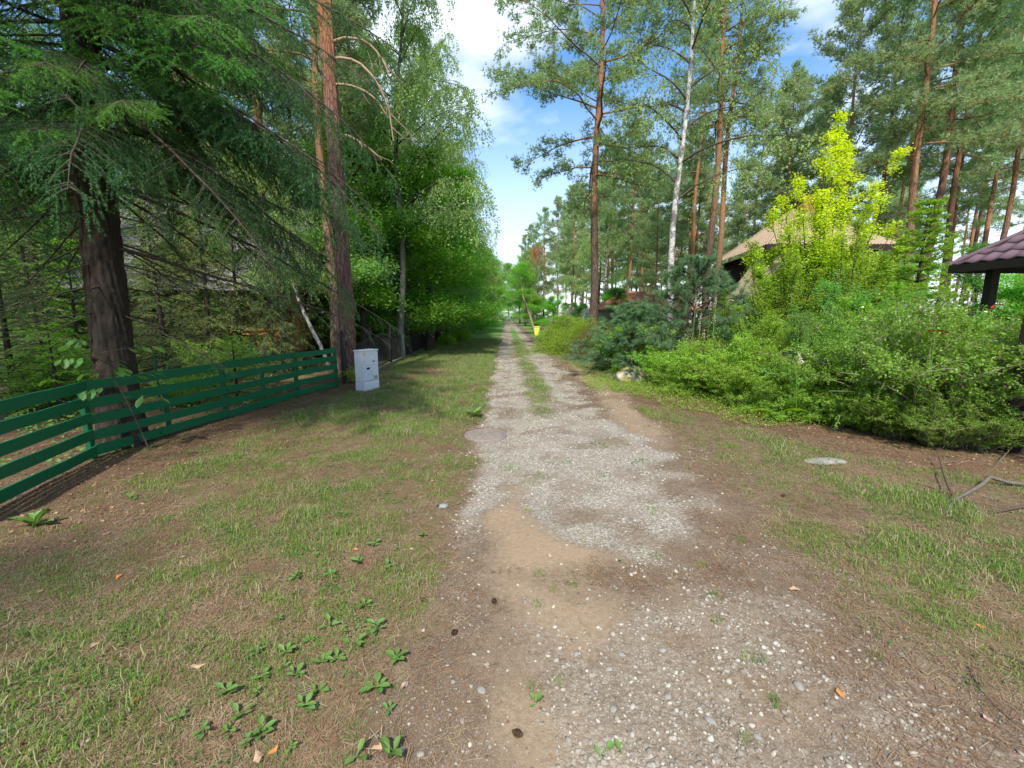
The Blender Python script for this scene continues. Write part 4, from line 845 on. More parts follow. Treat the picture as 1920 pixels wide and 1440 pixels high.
# one stamped tile: a shallow S-pan with a step at its foot
def tile_mesh(w, l):
    g = Geo(); us = np.linspace(0, 1, 7); prof = .022*np.cos(us*2*np.pi); V = []
    for v_, dz in ((0, .0), (0, .022), (.5, .016), (1, .004)):
        for u_, p_ in zip(us, prof): V.append((u_*w, v_*l, p_+dz))
    F_ = [(r_*7+c_, r_*7+c_+1, (r_+1)*7+c_+1, (r_+1)*7+c_) for r_ in range(3) for c_ in range(6)]; g.add(V, F_, 0, True); return g.mesh('roof_tile', MT_)
slope = math.atan2(rise, hs_); Lr = math.hypot(rise, hs_); tl = Lr/rows_; tm = tile_mesh(tw_, tl*1.06); nt_ = 0
for side in range(4):
    piv = empty('roof_side', (0, 0, 0), side*math.pi/2, parent=gaz); restg = Geo()
    g = Geo(); g.add([(-hs_, -hs_, ez-.03), (hs_, -hs_, ez-.03), (0, 0, ez+rise-.03)], [(0, 1, 2)]); 
    tv = Geo()
    for r_ in range(rows_):
        y0 = -hs_+r_*tl*math.cos(slope); z0 = ez+r_*tl*math.sin(slope); hw_ = -(y0+tl*math.cos(slope)*.55)
        for c_ in range(cols_):
            x0 = -hs_+c_*tw_
            if x0+tw_ > hw_+tw_*.75 or x0 < -hw_-tw_*.75: continue
            if side == 3: inst('roof_tile', tm, piv, (x0, y0, z0+.02), (slope, 0, 0)); nt_ += 1
            if side == 0:
                co_ = np.array([v.co[:] for v in tm.vertices]); Mx = Matrix.Translation((x0, y0, z0+.02)) @ Euler((slope, 0, 0)).to_matrix().to_4x4(); tv.add(co_@np.array(Mx.to_3x3()).T+np.array(Mx.translation), [tuple(p.vertices) for p in tm.polygons], 0, True)
    if side == 0: tag(tv.build('roof_tiles', MT_, piv), kind='stuff')
    if side in (1, 2): g.build('roof_deck', MT_, piv)
    else: g.build('roof_deck', GDK, piv)
    g = Geo(); g.box((-hs_-.02, -hs_-.03, ez-.15), (hs_+.02, -hs_+.0, ez+.012)); g.build('eaves_board', GDK, piv)
    g = Geo(); g.tube([(-hs_-.01, -hs_-.01, ez+.035), (0, 0, ez+rise+.05)], .05, .05, 8); g.build('ridge_cap', MT_, piv)
print('gazebo tiles', nt_)
g = Geo(); g.add([(-hs_, -hs_, ez-.05), (hs_, -hs_, ez-.05), (hs_, hs_, ez-.05), (-hs_, hs_, ez-.05)], [(0, 1, 2, 3)]); g.build('ceiling', GDK, gaz)
for sx_, sy_ in ((-1, 1), (1, -1), (1, 1)):
    g = Geo(); g.box((-.08, -.08, 0), (.08, .08, ez-.06)); bevel(g.build('post', GDK, gaz, (sx_*1.75, sy_*1.75, 0)), .01)
# big dark round post at the right margin, in front of the shrub
pp = gp(1902, 848); dp = empty('dark_timber_post', (pp.x+.02, pp.y, 0), R(12), 'thick black brown timber post of the gate at the right margin', 'post'); 
g = Geo(); g.box((-.11, -.11, -.1), (.11, .11, 2.05)); bevel(g.build('shaft', GDK, dp), .012); g = Geo(); g.box((-.125, -.125, 2.05), (.125, .125, 2.09)); g.build('cap', GDK, dp)

# ---- dark fence hidden in the right-hand shrubs
F0, F1 = Vector((5.75, 5.75)), Vector((4.75, 12.2)); Lf = (F1-F0).length; nf = 4; an = math.atan2((F1-F0).y, (F1-F0).x)
hf = empty('overgrown_iron_fence', (F0.x, F0.y, 0), an, 'dark grey upright bar fence swallowed by the shrubs on the right', 'fence'); FG = plain('weathered_bar', (.10, .10, .09), .7, .2)
g = Geo(); g.box((-.03, -.03, -.1), (.03, .03, 1.12)); fpm = g.mesh('bar_post', GDK); g = Geo(); g.tube([(0, 0, .1), (0, 0, 1.0)], .007, sides=5); fkm = g.mesh('bar', FG)
for i in range(nf+1): inst('post', fpm, hf, (i*Lf/nf, 0, 0))
for i in range(66): inst('picket', fkm, hf, ((i+.5)*Lf/66, .0, 0))
for z in (.16, .94): g = Geo(); g.tube([(0, 0, z), (Lf, 0, z)], .014, sides=4); g.build('rail', FG, hf)

# pale picket fence in the far left garden
lf = empty('pale_picket_fence', (-9.6, 33, 0), R(4), 'sunlit pale wooden picket fence in the far left garden', 'fence'); PW = plain('pale_wood', (.50, .42, .26), .8, .1)
g = Geo(); g.box((-.035, -.01, .08), (.035, .01, 1.05)); pm2 = g.mesh('pale_picket', PW)
for i in range(34): inst('picket', pm2, lf, (i*.115, 0, 0))
for z in (.3, .85): g = Geo(); g.box((0, .012, z), (3.9, .04, z+.07)); g.build('rail', PW, lf)
# dark timber rail fence across the far end of the iron fence
df = empty('dark_rail_fence', (-8.6, 29.5, 0), R(0), 'dark brown timber rail fence across the gardens behind the iron pickets', 'fence')
for i in range(4): g = Geo(); g.box((-.05, -.05, 0), (.05, .05, 1.15)); g.build('post', LOG2, df, (i*1.45, 0, 0))
for z in (.25, .6, .95): g = Geo(); g.box((0, -.075, z), (4.35, -.052, z+.16)); g.build('board', LOG2, df)

# garden table and bench seen left of the spruce trunk, blue parasol far right
tb = empty('garden_table', (-11.6, 11.3, 0), R(20), 'weathered brown garden table under the branches left of the spruce trunk', 'table'); WB = plain('weathered_board', (.23, .18, .14), .9, .1, .3)
for k in range(5): o = board(1.7, .035, .15, k).build('plank', WB, tb, (-.85, -.34+k*.17, .72))
for sx_ in (-1, 1):
    for sy_ in (-1, 1): g = Geo(); g.box((-.04, -.04, 0), (.04, .04, .72)); g.build('leg', WB, tb, (sx_*.7, sy_*.28, 0))
BLUE = plain('blue_canvas', (.06, .24, .42), .6, .2, .1)
q = at(1092, 572, 33); pr = empty('blue_parasol', (q.x, 31, 0), 0, 'folded light blue garden parasol among the far right trees', 'parasol'); pr.scale = (.75, .75, .62)
g = Geo(); g.tube([(0, 0, 0), (0, 0, 3.0)], .025, sides=6); g.build('pole', STEEL, pr); g = Geo()
an_ = np.arange(16)*2*np.pi/16; prf = [(.28, 1.35), (.30, 1.6), (.2, 2.3), (.07, 2.95), (0, 3.0)]; V = np.array([[(r_*(1+.3*(k % 2))*math.cos(a), r_*(1+.3*(k % 2))*math.sin(a), z) for k, a in enumerate(an_)] for r_, z in prf]).reshape(-1, 3)
g.add(V, [(r_*16+k, r_*16+(k+1) % 16, (r_+1)*16+(k+1) % 16, (r_+1)*16+k) for r_ in range(4) for k in range(16)]); g.build('canopy', BLUE, pr)

# ---- fallen branches on the right
DB = bark_dark('dead_branch_bark', (.10, .085, .07), (.30, .27, .22), (.42, .38, .06), .5); DB2 = plain('dark_twig', (.08, .055, .045))
def gl(px, py, up=0.): q = gp(px, py); return (q.x, q.y, gz(q.x, q.y)+up)
br = empty('fallen_branch', gl(1790, 945), 0, 'forked dead branch with pale bark lying on the grass at the right', 'branch'); o0 = Vector(br.location)
def lay(par, nm, L_, r0, r1, m, org):
    p_ = [Vector(gl(x_, y_, u_))-org for x_, y_, u_ in L_]; g = Geo(); g.tube([tuple(q) for q in p_], r0, r1, 7, cap=True); return g.build(nm, m, par)
lay(br, 'limb', [(1772, 968, .01), (1788, 947, .03), (1812, 935, .04), (1838, 924, .07), (1852, 911, .08), (1885, 915, .05), (1925, 917, .03), (1990, 930, .02)], .013, .022, DB, o0)
lay(br, 'side_twig', [(1788, 946, .03), (1774, 925, .07), (1765, 900, .09), (1760, 880, .1), (1752, 862, .12)], .010, .004, DB2, o0); lay(br, 'side_twig', [(1788, 946, .02), (1758, 930, .04), (1716, 912, .03)], .006, .003, DB2, o0)
b2 = empty('dead_stick', gl(1870, 965), 0, 'dark crooked stick lying below the forked dead branch', 'branch'); lay(b2, 'stick', [(1835, 969, .01), (1870, 968, .02), (1898, 965, .03), (1930, 958, .03), (1990, 955, .02)], .009, .014, DB2, Vector(b2.location))
b3 = empty('thin_twig', gl(1820, 875), 0, 'thin bare twigs on the needle litter in front of the dark shrub', 'twig')
lay(b3, 'twig', [(1765, 872, .01), (1800, 868, .05), (1870, 878, .03)], .004, .003, DB, Vector(b3.location)); lay(b3, 'twig', [(1845, 895, .01), (1858, 888, .04), (1872, 878, .06)], .004, .002, DB, Vector(b3.location)); lay(b3, 'twig', [(1868, 870, .01), (1900, 850, .12), (1925, 832, .2)], .005, .003, DB, Vector(b3.location))
b4 = empty('long_thin_twig', gl(1880, 1310), 0, 'long thin dark twig on bare soil at the lower right', 'twig'); lay(b4, 'twig', [(1815, 1255, .01), (1838, 1300, .015), (1870, 1330, .01), (1905, 1358, .01)], .003, .002, DB2, Vector(b4.location)); lay(b4, 'twig', [(1855, 1220, .01), (1880, 1233, .01), (1910, 1244, .01)], .004, .002, DB2, Vector(b4.location))
# ---------------------------------------------------------------- the big spruce by the fence, branch by branch
def spruce_branch(seed, L=3.2, dense=1., hang=.35, droop=-.03, kn=3, nl=.026, m_alt=0.):
    rg = np.random.RandomState(seed); g = Geo(); c = curve(rg, (0, 0, 0), (1, 0, .06), L, 12, droop, .035); g.tube(c, .022, .003, 6, 0)
    n2 = int(L/.055*dense); fs = np.sort(rg.uniform(.16 if dense > .7 else .3, 1, n2)); P, D = [], []
    for i, f in enumerate(fs):
        q, dd = samp(c, np.array([f])); s_ = 1 if i % 2 else -1; sd = nrm(np.cross(dd[0], [0, 0, 1.]))*s_*rg.uniform(.7, 1.2)+dd[0]*.75+np.array([0, 0, rg.uniform(-.45, .05)])
        l2 = (1.08-f)*L*.30*rg.uniform(.45, 1.1)+.12; s2 = curve(rg, q[0], sd, l2, 5, -.05, .06); g.tube(s2, .005, .0015, 3, 0)
        nb_ = int(l2/.012); pp, pd = samp(s2, rg.uniform(.05, 1, nb_)); P.append(pp); D.append(pd)
        n3 = int(l2/.075*dense)
        for j in range(n3):
            f3 = rg.uniform(.15, 1); q3, d3 = samp(s2, np.array([f3])); s3 = 1 if j % 2 else -1; l3 = rg.uniform(.06, .24)*(1.1-.5*f3)*(1+hang*.8)
            dn = nrm(np.cross(d3[0], [0, 0, 1.]))*s3*.55+d3[0]*.6+np.array([0, 0, -hang*rg.uniform(.3, 1.8)]); e3 = q3[0]+nrm(dn)*l3
            nn = int(l3/.011); t_ = rg.uniform(0, 1, nn)[:, None]; P.append(q3[0]+(e3-q3[0])*t_); D.append(np.repeat(nrm(dn)[None], nn, 0))
    P = np.concatenate(P); D = np.concatenate(D); needles(g, rg, P, D, kn, nl, .0042, .85, 1); return g
sb_dense = [spruce_branch(i, 3.3, 1.0, (.5, .9, 1.2)[i], -.045).mesh('spruce_branch', [TWIG, L_SPRUCE]) for i in range(3)]
sb_bright = [spruce_branch(i+5, 2.8, 1.0, .3, -.035, 3, .03).mesh('spruce_branch', [TWIG, L_SPRUCE_BRIGHT]) for i in range(2)]
sb_thin = [spruce_branch(i+9, 3.4, .42, .5, -.035, 2).mesh('spruce_branch', [TWIG, L_SPRUCE]) for i in range(3)]
g = spruce_branch(20, 3.0, .16, .3, -.03, 2).mesh('spruce_branch', [TWIG, L_SPRUCE]); sb_bare = [g]
print('branch tris', [len(m.polygons) for m in sb_dense+sb_thin+sb_bright])
S0 = gp(228, 838); S0 = Vector((S0.x-.02, S0.y+.05, 0)); big = empty('spruce_tree', S0, 0, 'big dark spruce with drooping boughs right behind the green fence', 'tree')
rg = np.random.RandomState(4); tp = np.array([(0, 0, -.1), (.03, .02, 1.5), (.08, .03, 3), (.16, .05, 5), (.28, .06, 8), (.4, .06, 12.5)])
fissured(tp, np.array([.235, .195, .18, .16, .11, .02]), 3, 84, 300, .034, 15, 6).build('trunk', BARK_SPRUCE, big)
z = 1.75; k = 0
while z < 11.5:
    t = (z-1.7)/10.8; nb_ = 8 if z > 3.1 else 5
    for j in range(nb_):
        az = rg.uniform(0, 6.28) if j > 2 else (k*1.1+j*2.1+rg.normal(0, .2)); rightish = math.cos(az-.2); x_, y_ = math.cos(az), math.sin(az)
        if z < 2.4: pool = sb_bare if rg.rand() < .6 else sb_thin
        elif z < 3.3: pool = sb_thin if rg.rand() < .75 else sb_bare
        elif z < 4.2: pool = sb_thin if rg.rand() < .25 else sb_dense
        else: pool = sb_dense if rg.rand() < .75 else sb_bright
        if rightish > .1 and -1.2 < (az+math.pi) % 6.283-math.pi < -.2 and z < 3.4: continue      # kept open towards the path
        s_ = (1.05-.62*t)*rg.uniform(.8, 1.08)*(.5 if z < 2.4 else .72 if z < 3.2 else 1.0); p, _ = samp(tp, np.array([(z+.1)/12.6]))
        zc_ = np.array([np.interp(z, tp[:, 2], tp[:, 0]), np.interp(z, tp[:, 2], tp[:, 1]), z]); pitch_ = .30-.35*t+rg.normal(0, .07)
        inst('branch', pool[rg.randint(len(pool))], big, zc_, (rg.normal(0, .25), pitch_, az), s_)
    z += .27+rg.uniform(0, .13); k += 1
# boughs that hang into the picture, at the left margin and across the top
for (az, z, pit, s_, pool, i) in ((-1.15, 4.35, .38, .95, sb_bright, 0), (-.55, 4.9, .22, 1.1, sb_bright, 1), (-.25, 4.6, .25, 1.15, sb_dense, 0), (.1, 4.1, .32, 1.12, sb_dense, 1), (-.1, 5.3, .2, 1.15, sb_dense, 2), (-.8, 5.2, .2, 1.1, sb_bright, 0), (.35, 3.3, .30, 1.2, sb_thin, 1), (-1.5, 4.7, .3, 1.1, sb_dense, 1), (-2.0, 4.3, .3, 1.0, sb_bright, 1), (.25, 2.55, .22, 1.1, sb_thin, 0), (-.1, 5.9, .12, 1.2, sb_dense, 0), (.15, 5.0, .3, 1.15, sb_dense, 1), (-.35, 5.5, .2, 1.2, sb_dense, 0), (-.5, 4.2, .28, 1.1, sb_dense, 1), (.0, 4.7, .24, 1.25, sb_dense, 2), (-.65, 5.7, .15, 1.2, sb_dense, 2), (.45, 4.4, .3, 1.2, sb_dense, 0), (.3, 5.6, .2, 1.2, sb_dense, 2), (-1.7, 5.3, .3, 1.1, sb_dense, 0), (-1.0, 3.5, .1, .8, sb_bright, 0), (-.75, 3.9, .15, .95, sb_bright, 1), (-.45, 4.4, .1, 1.05, sb_bright, 0), (-.3, 5.1, .1, 1.1, sb_bright, 1), (-1.2, 4.2, .1, .9, sb_bright, 1), (2.7, 3.4, .1, 1.0, sb_bright, 0), (3.3, 4.3, .1, 1.0, sb_dense, 0), (-2.6, 3.6, .15, .9, sb_bright, 1), (-2.4, 5.0, .3, 1.1, sb_dense, 1), (-2.8, 4.2, .3, 1.1, sb_dense, 2), (2.9, 3.9, .25, 1.1, sb_dense, 0), (2.5, 4.6, .25, 1.1, sb_dense, 1)):
    zc_ = (np.interp(z, tp[:, 2], tp[:, 0]), np.interp(z, tp[:, 2], tp[:, 1]), z); inst('branch', pool[i % len(pool)], big, zc_, (rg.normal(0, .2), pit, az), s_)

# ---------------------------------------------------------------- tree kinds
K = {}
def reg(name, T, C, bark, leaf): K[name] = parts_of(name, T, C, bark, leaf)
def regb(name, TWC, leaf): T, W, C = TWC; K[name] = [('trunk', T.mesh(name+'_trunk', BARK_BIRCH)), ('limbs', W.mesh(name+'_limbs', TWIG)), ('crown', C.mesh(name+'_crown', leaf))]
# scots pines
reg('pineA', *pine(1, 20, .19, 7.0, 4.8, 58, 6, 8, .17, .021, (.0, 0), .85, subs=10), BARK_PINE, L_PINE)
reg('pineB', *pine(2, 19, .17, 9.0, 3.3, 40, 4, 7, .19, .026), BARK_PINE, L_PINE)
reg('pineC', *pine(3, 17, .15, 7.0, 3.2, 44, 5, 7, .19, .026, lean=(.03, 0)), BARK_THIN, L_PINE)
reg('pineD', *pine(4, 18, .15, 5.2, 3.7, 52, 5, 7, .19, .026), BARK_THIN, L_PINE_FAR)
reg('pineE', *pine(5, 20, .16, 10.5, 2.9, 36, 4, 7, .19, .026, lean=(-.02, 0)), BARK_THIN, L_PINE)
reg('sprA', *spruce(6, 12, .15, .6, 2.4, 4, .075, .014, 1.0), BARK_SPRUCE, L_SPRUCE)
reg('sprB', *spruce(7, 7, .10, .2, 1.9, 4, .075, .015, 1.0), BARK_SPRUCE, L_SPRUCE_OLIVE)
reg('sprC', *spruce(8, 3.2, .05, .1, 1.3, 4, .05, .011, 1.1), BARK_SPRUCE, L_HEMLOCK)
reg('brdA', *broad(11, 8.5, .12, 1.8, 3.2, 30, 9, 40000, .115, .08, .15, clump=.30, stems=2), BARK_LEAFY, L_GREEN)
reg('brdB', *broad(12, 10.5, .14, 1.8, 3.4, 32, 9, 40000, .12, .08, .22, clump=.33), BARK_LEAFY, L_GREEN_SOFT)
reg('brdC', *broad(13, 6, .08, .6, 2.5, 26, 8, 28000, .10, .07, .2, clump=.27, stems=3), BARK_LEAFY, L_GREEN)
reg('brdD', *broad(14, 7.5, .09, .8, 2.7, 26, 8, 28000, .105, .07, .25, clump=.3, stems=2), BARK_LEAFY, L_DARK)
regb('birA', birch(15, 16, .13, 4.5, 3.4, 30, 7, 6, 38, .085, (.035, 0), 1.8), L_BIRCH)
K['birG'] = [('trunk', K['birA'][0][1].copy()), K['birA'][1], K['birA'][2]]; K['birG'][0][1].materials[0] = bark_dark('grey_mottled_bark', (.09, .085, .075), (.30, .29, .265), (.04, .04, .035), .9)
regb('birC', birch(17, 16, .125, 5.4, 3.3, 24, 6, 5, 20, .085, (.035, 0), 1.5), L_BIRCH)
regb('birB', birch(16, 15, .12, 5.0, 3.0, 28, 6, 5, 40, .09, (0, 0), 1.6), L_BIRCH)
NP = 0
def put(kind, key, X, Y, label, rz=None, s=1., cat='tree', group=None, tilt=(0, 0), z=None):
    if rz is None: rz = rnd.uniform(0, 6.28)
    return place_tree(kind, K[key], (X, Y, gz(X, Y)-.03 if z is None else z), rz, s, label, cat, group, tilt)
def px_x(px, Y, py=400): return at(px, py, Y).x
# left side, individually
g_ = np.array([(0, 0, -.1), (.02, 0, 2), (-.02, 0, 5), (-.08, 0, 9), (-.05, 0, 13), (0, 0, 18)])
P0 = gp(652, 716); hp = empty('pine_tree', (P0.x, P0.y+.15, 0), 0, 'thick red brown pine trunk rising behind the far end of the green fence', 'tree')
fissured(g_, np.array([.205, .18, .165, .15, .125, .05]), 11, 72, 320, .026, 12, 2.4).build('trunk', bark_pine('plated_pine_bark', (.15, .085, .068), (.44, .17, .07), 6.0, 9.5), hp)
T_, C_ = pine(31, 18, .08, 10.2, 3.6, 34, 4, 8, .15, .016, dead=0); inst('limbs', T_.mesh('upper_limbs', BARK_THIN), hp); inst('crown', C_.mesh('pine_crown', L_PINE), hp)
rg = np.random.RandomState(8); dm = plain('tan_dead_limb', (.34, .24, .16), .85, .1, .2)
for (z, az, L_, up_) in ((7.9, -.1, 1.9, .9), (7.55, -.3, 2.7, .35), (5.95, .1, 1.25, .25), (7.0, -.2, 1.5, .2)):
    c = curve(rg, (np.interp(z, g_[:, 2], g_[:, 0]), 0, z), (math.cos(az), math.sin(az), up_), L_, 9, -.30 if up_ > .3 else -.12, .07); G_ = Geo(); G_.tube(c, .04, .014, 6)
    for q in (4, 6, 7, 8): s2 = curve(rg, c[q], (rg.uniform(.2, 1), rg.uniform(-1, 1), -.6), rg.uniform(.4, 1.0), 5, -.1, .2); G_.tube(s2, .012, .004, 4)
    G_.build('dead_limb', dm, hp)
put('pine_tree', 'pineC', px_x(619, 13.6, 500), 13.6, 'slim orange pine just left of the thick pine trunk', 2.1, (1, 1, 1.05))
put('leafy_tree', 'brdB', px_x(668, 17.5, 400), 17.5, 'dark narrow leafy tree tucked right behind the thick pine trunk', 1.0)
put('pine_tree', 'pineD', px_x(672, 24, 450), 24, 'thin orange pine stem to the right of the thick pine', .4); put('pine_tree', 'pineE', px_x(690, 31, 450), 31, 'very thin yellowish pine stem right of the thick pine', 4.)
put('pine_tree', 'pineB', px_x(490, 15.5, 350), 15.5, 'dark pine trunk standing against the sky gap between spruce and thick pine', 1.7, 1.0)
put('birch_tree', 'birB', px_x(424, 18, 350), 18, 'grey mottled birch trunk seen through the spruce boughs', 2., 1.0)
put('pine_tree', 'pineB', px_x(352, 20, 250), 20, 'pine with dim orange stem behind the spruce boughs', 3.)
put('pine_tree', 'pineD', px_x(300, 14.5, 250), 15.5, 'broad dark pine trunk close right of the big spruce', 1.)
put('spruce_tree', 'sprA', px_x(565, 17.5, 500), 17.5, 'tall spruce with hanging twigs left of the slim orange pine', .3, (1, 1, 1.05))
put('spruce_tree', 'sprB', px_x(540, 12.6, 500)-.5, 13.2, 'olive green spruce with dry hanging twigs before the cabin end', 1.3, (.62, .62, .9))
put('spruce_tree', 'sprB', px_x(300, 10.5, 600), 10.5, 'ragged young spruce behind the green fence beside the big trunk', .5, (.8, .8, .62)); put('spruce_tree', 'sprC', px_x(140, 8.9, 600), 8.9, 'light green young spruce lit by the sun left of the big trunk', .5, 1.0)
put('spruce_tree', 'sprB', px_x(30, 10, 600), 10.4, 'dense young spruce at the left margin behind the fence', 2.5, (.85, .85, .6)); put('spruce_tree', 'sprA', px_x(-60, 13, 500), 14.0, 'tall dark spruce at the left margin', 2.5, 1.); put('spruce_tree', 'sprC', px_x(405, 8.4, 640), 8.9, 'low spreading young spruce behind the fence', 1.5, (.75, .75, .42))
put('spruce_tree', 'sprA', px_x(110, 17, 500), 18, 'dark spruce deep in the garden left of the big trunk', .7, 1.1)
put('spruce_tree', 'sprB', px_x(425, 12, 500), 12.3, 'olive spruce with ragged hanging boughs before the cabin roof', 4.1, (.72, .72, .80)); put('spruce_tree', 'sprB', px_x(318, 12.6, 500), 12.8, 'ragged olive spruce covering the left half of the cabin', .1, (.85, .85, .9)); put('spruce_tree', 'sprB', px_x(130, 13.5, 500), 13.8, 'sunlit olive spruce left of the big trunk', 2.1, (.9, .9, .85))
put('spruce_tree', 'sprB', px_x(370, 10.8, 500), 11.0, 'olive spruce nearest the fence in front of the cabin roof', 5.0, (.78, .78, .74)); put('spruce_tree', 'sprB', px_x(480, 11.5, 500), 12.0, 'narrow olive spruce before the cabin porch', 3.0, (.45, .45, .72)); put('spruce_tree', 'sprA', px_x(250, 12.0, 500), 12.4, 'dark young spruce between the big trunk and the cabin', 3.0, (.8, .8, .6))
put('leafy_tree', 'brdC', px_x(370, 13.4, 500), 13.6, 'light green young tree in front of the cabin roof', 1., (.55, .55, .8)); put('leafy_tree', 'brdC', px_x(50, 12.5, 500), 12.6, 'sunlit leafy tree close behind the left margin spruce', 3., (.7, .7, .8))
put('spruce_tree', 'sprB', px_x(5, 7.8, 600), 7.8, 'young olive spruce nearest the fence at the left margin', 5.5, (.7, .7, .42)); put('spruce_tree', 'sprC', px_x(75, 6.9, 600), 7.0, 'small bright spruce close behind the green fence at the left', 2., (.8, .8, .5)); put('spruce_tree', 'sprA', px_x(60, 11.4, 600), 11.6, 'dark full spruce left of the big trunk', 2., (.9, .9, .7)); put('leafy_tree', 'brdD', px_x(160, 15.5, 500), 15.6, 'shaded leafy tree filling the gap left of the cabin', 1., .8)
# leaning birch and slim yellow stems behind the fence
place_tree('birch_tree', K['birB'], (px_x(612, 12.9, 640)+.2, 12.6, 0), 0.4, (.5, .5, .42), 'leaning birch with black and white bark in front of the cabin corner', 'tree', None, (0, R(-17)))
g = Geo(); g.tube([(0, 0, 0), (.02, 0, 1.0), (-.03, .0, 2.6), (-.1, 0, 4.2), (-.14, 0, 5.6)], .07, .03, 9); T_, C_ = broad(41, 6.5, .03, 4.2, 1.2, 8, 6, 3500, .08, .05); q = gp(557, 672)
yt = empty('young_tree', (q.x*1.0, q.y-.2, 0), 0, 'slim yellowish green trunk in front of the cabin steps', 'tree'); g.build('trunk', BARK_HAZEL, yt); inst('crown', C_.mesh('young_crown', L_DARK), yt)
g = Geo(); g.tube([(0, 0, 0), (.02, 0, .8), (0, .0, 1.9)], .05, .04, 8); q = at(528, 620, 13.2); bs = empty('birch_tree', (q.x, 13.2, 0), 0, 'thin white birch stem before the orange cabin post', 'tree'); Tb, Wb, Cb = birch(43, 8, .05, 2.5, 1.4, 10, 4, 3, 12, .06); inst('trunk', Tb.mesh('thin_birch_trunk', BARK_BIRCH), bs); inst('limbs', Wb.mesh('thin_birch_limbs', TWIG), bs); inst('crown', Cb.mesh('thin_birch_crown', L_BIRCH), bs)
# leafy wall left of the track
for key, px, Y, s, lb in (('brdA', 752, 18.5, 1.0, 'leafy hornbeam with black trunks behind the iron fence, nearest of the row'), ('brdA', 800, 21.5, 1.05, 'leafy hornbeam with dark trunks behind the middle of the iron fence'), ('brdC', 700, 19.5, .85, 'low leafy tree over the start of the iron fence'),
                          ('brdB', 822, 26, 1.0, 'tall leafy tree at the far end of the iron fence'), ('brdC', 858, 30, .95, 'bushy leafy tree beyond the iron fence'), ('brdA', 845, 36, 1.1, 'rounded green tree half way along the left side'), ('brdB', 885, 42, .95, 'green tree leaning over the left verge'),
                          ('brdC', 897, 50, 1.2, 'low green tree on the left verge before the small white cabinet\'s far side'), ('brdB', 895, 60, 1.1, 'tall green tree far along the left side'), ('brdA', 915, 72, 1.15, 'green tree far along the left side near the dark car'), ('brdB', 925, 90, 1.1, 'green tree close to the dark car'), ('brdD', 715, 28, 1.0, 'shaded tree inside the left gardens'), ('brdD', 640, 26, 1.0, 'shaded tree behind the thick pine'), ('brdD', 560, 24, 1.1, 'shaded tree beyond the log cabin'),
                          ('brdB', 620, 33, 1.1, 'green tree beyond the cabin seen left of the thick pine'), ('brdC', 430, 26, 1.2, 'sunlit leafy tree behind the cabin roof'), ('brdB', 300, 24, 1.1, 'sunlit leafy tree behind the big spruce'), ('brdC', 90, 16, 1.1, 'yellow green leafy tree left of the big spruce trunk'), ('brdC', 0, 13.5, 1.0, 'leafy tree at the left margin')):
    put('leafy_tree', key, px_x(px, Y, 560), Y, lb, None, s)
for key, px, Y, s, lb in (('brdC', 775, 23.5, .9, 'low leafy tree filling the gap in the hornbeam row'), ('brdA', 835, 31, .95, 'leafy tree overhanging the verge beyond the iron fence'), ('brdD', 690, 23, .8, 'shaded low tree deep behind the iron fence'), ('brdC', 868, 40, 1.0, 'low bright tree on the left verge, middle distance'), ('brdD', 905, 68, .9, 'dark tree close to the white cabinet'), ('brdA', 870, 47, 1.05, 'rounded tree behind the low bright one'),
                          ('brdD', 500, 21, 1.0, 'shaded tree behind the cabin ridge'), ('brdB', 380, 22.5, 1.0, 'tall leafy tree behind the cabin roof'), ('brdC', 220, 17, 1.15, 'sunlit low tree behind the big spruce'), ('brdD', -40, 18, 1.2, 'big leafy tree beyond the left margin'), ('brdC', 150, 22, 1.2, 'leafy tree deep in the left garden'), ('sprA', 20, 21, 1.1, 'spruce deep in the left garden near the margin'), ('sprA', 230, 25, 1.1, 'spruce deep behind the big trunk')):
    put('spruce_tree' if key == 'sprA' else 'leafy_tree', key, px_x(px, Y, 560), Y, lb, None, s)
for x_, y_, key, lb in ((-9.0, .5, 'sprA', 'spruce behind the fence beside the viewer'), (-9.5, -4.0, 'brdB', 'leafy tree behind the viewer on the left'), (-10.5, -5.5, 'pineB', 'pine behind the viewer on the left'), (-5.5, -11, 'birB', 'birch behind the viewer')): put('spruce_tree' if key == 'sprA' else ('pine_tree' if key == 'pineB' else 'birch_tree' if key == 'birB' else 'leafy_tree'), key, x_, y_, lb)
put('birch_tree', 'birG', px_x(742, 17.2, 400), 17.2, 'weeping birch hanging over the verge left of the sky gap', 0.0, 1.0); put('birch_tree', 'birB', px_x(800, 25, 300), 25, 'second weeping birch behind the first on the left', 2., 1.05)
put('birch_tree', 'birA', px_x(850, 38, 300), 38, 'far weeping birch at the left edge of the sky gap', 1., 1.0); put('pine_tree', 'pineB', px_x(880, 52, 400), 52, 'pine reaching over the leafy trees left of the sky gap', 1., .85); put('pine_tree', 'pineD', px_x(865, 60, 400)-1, 64, 'far pine showing over the left trees', 1., .8)
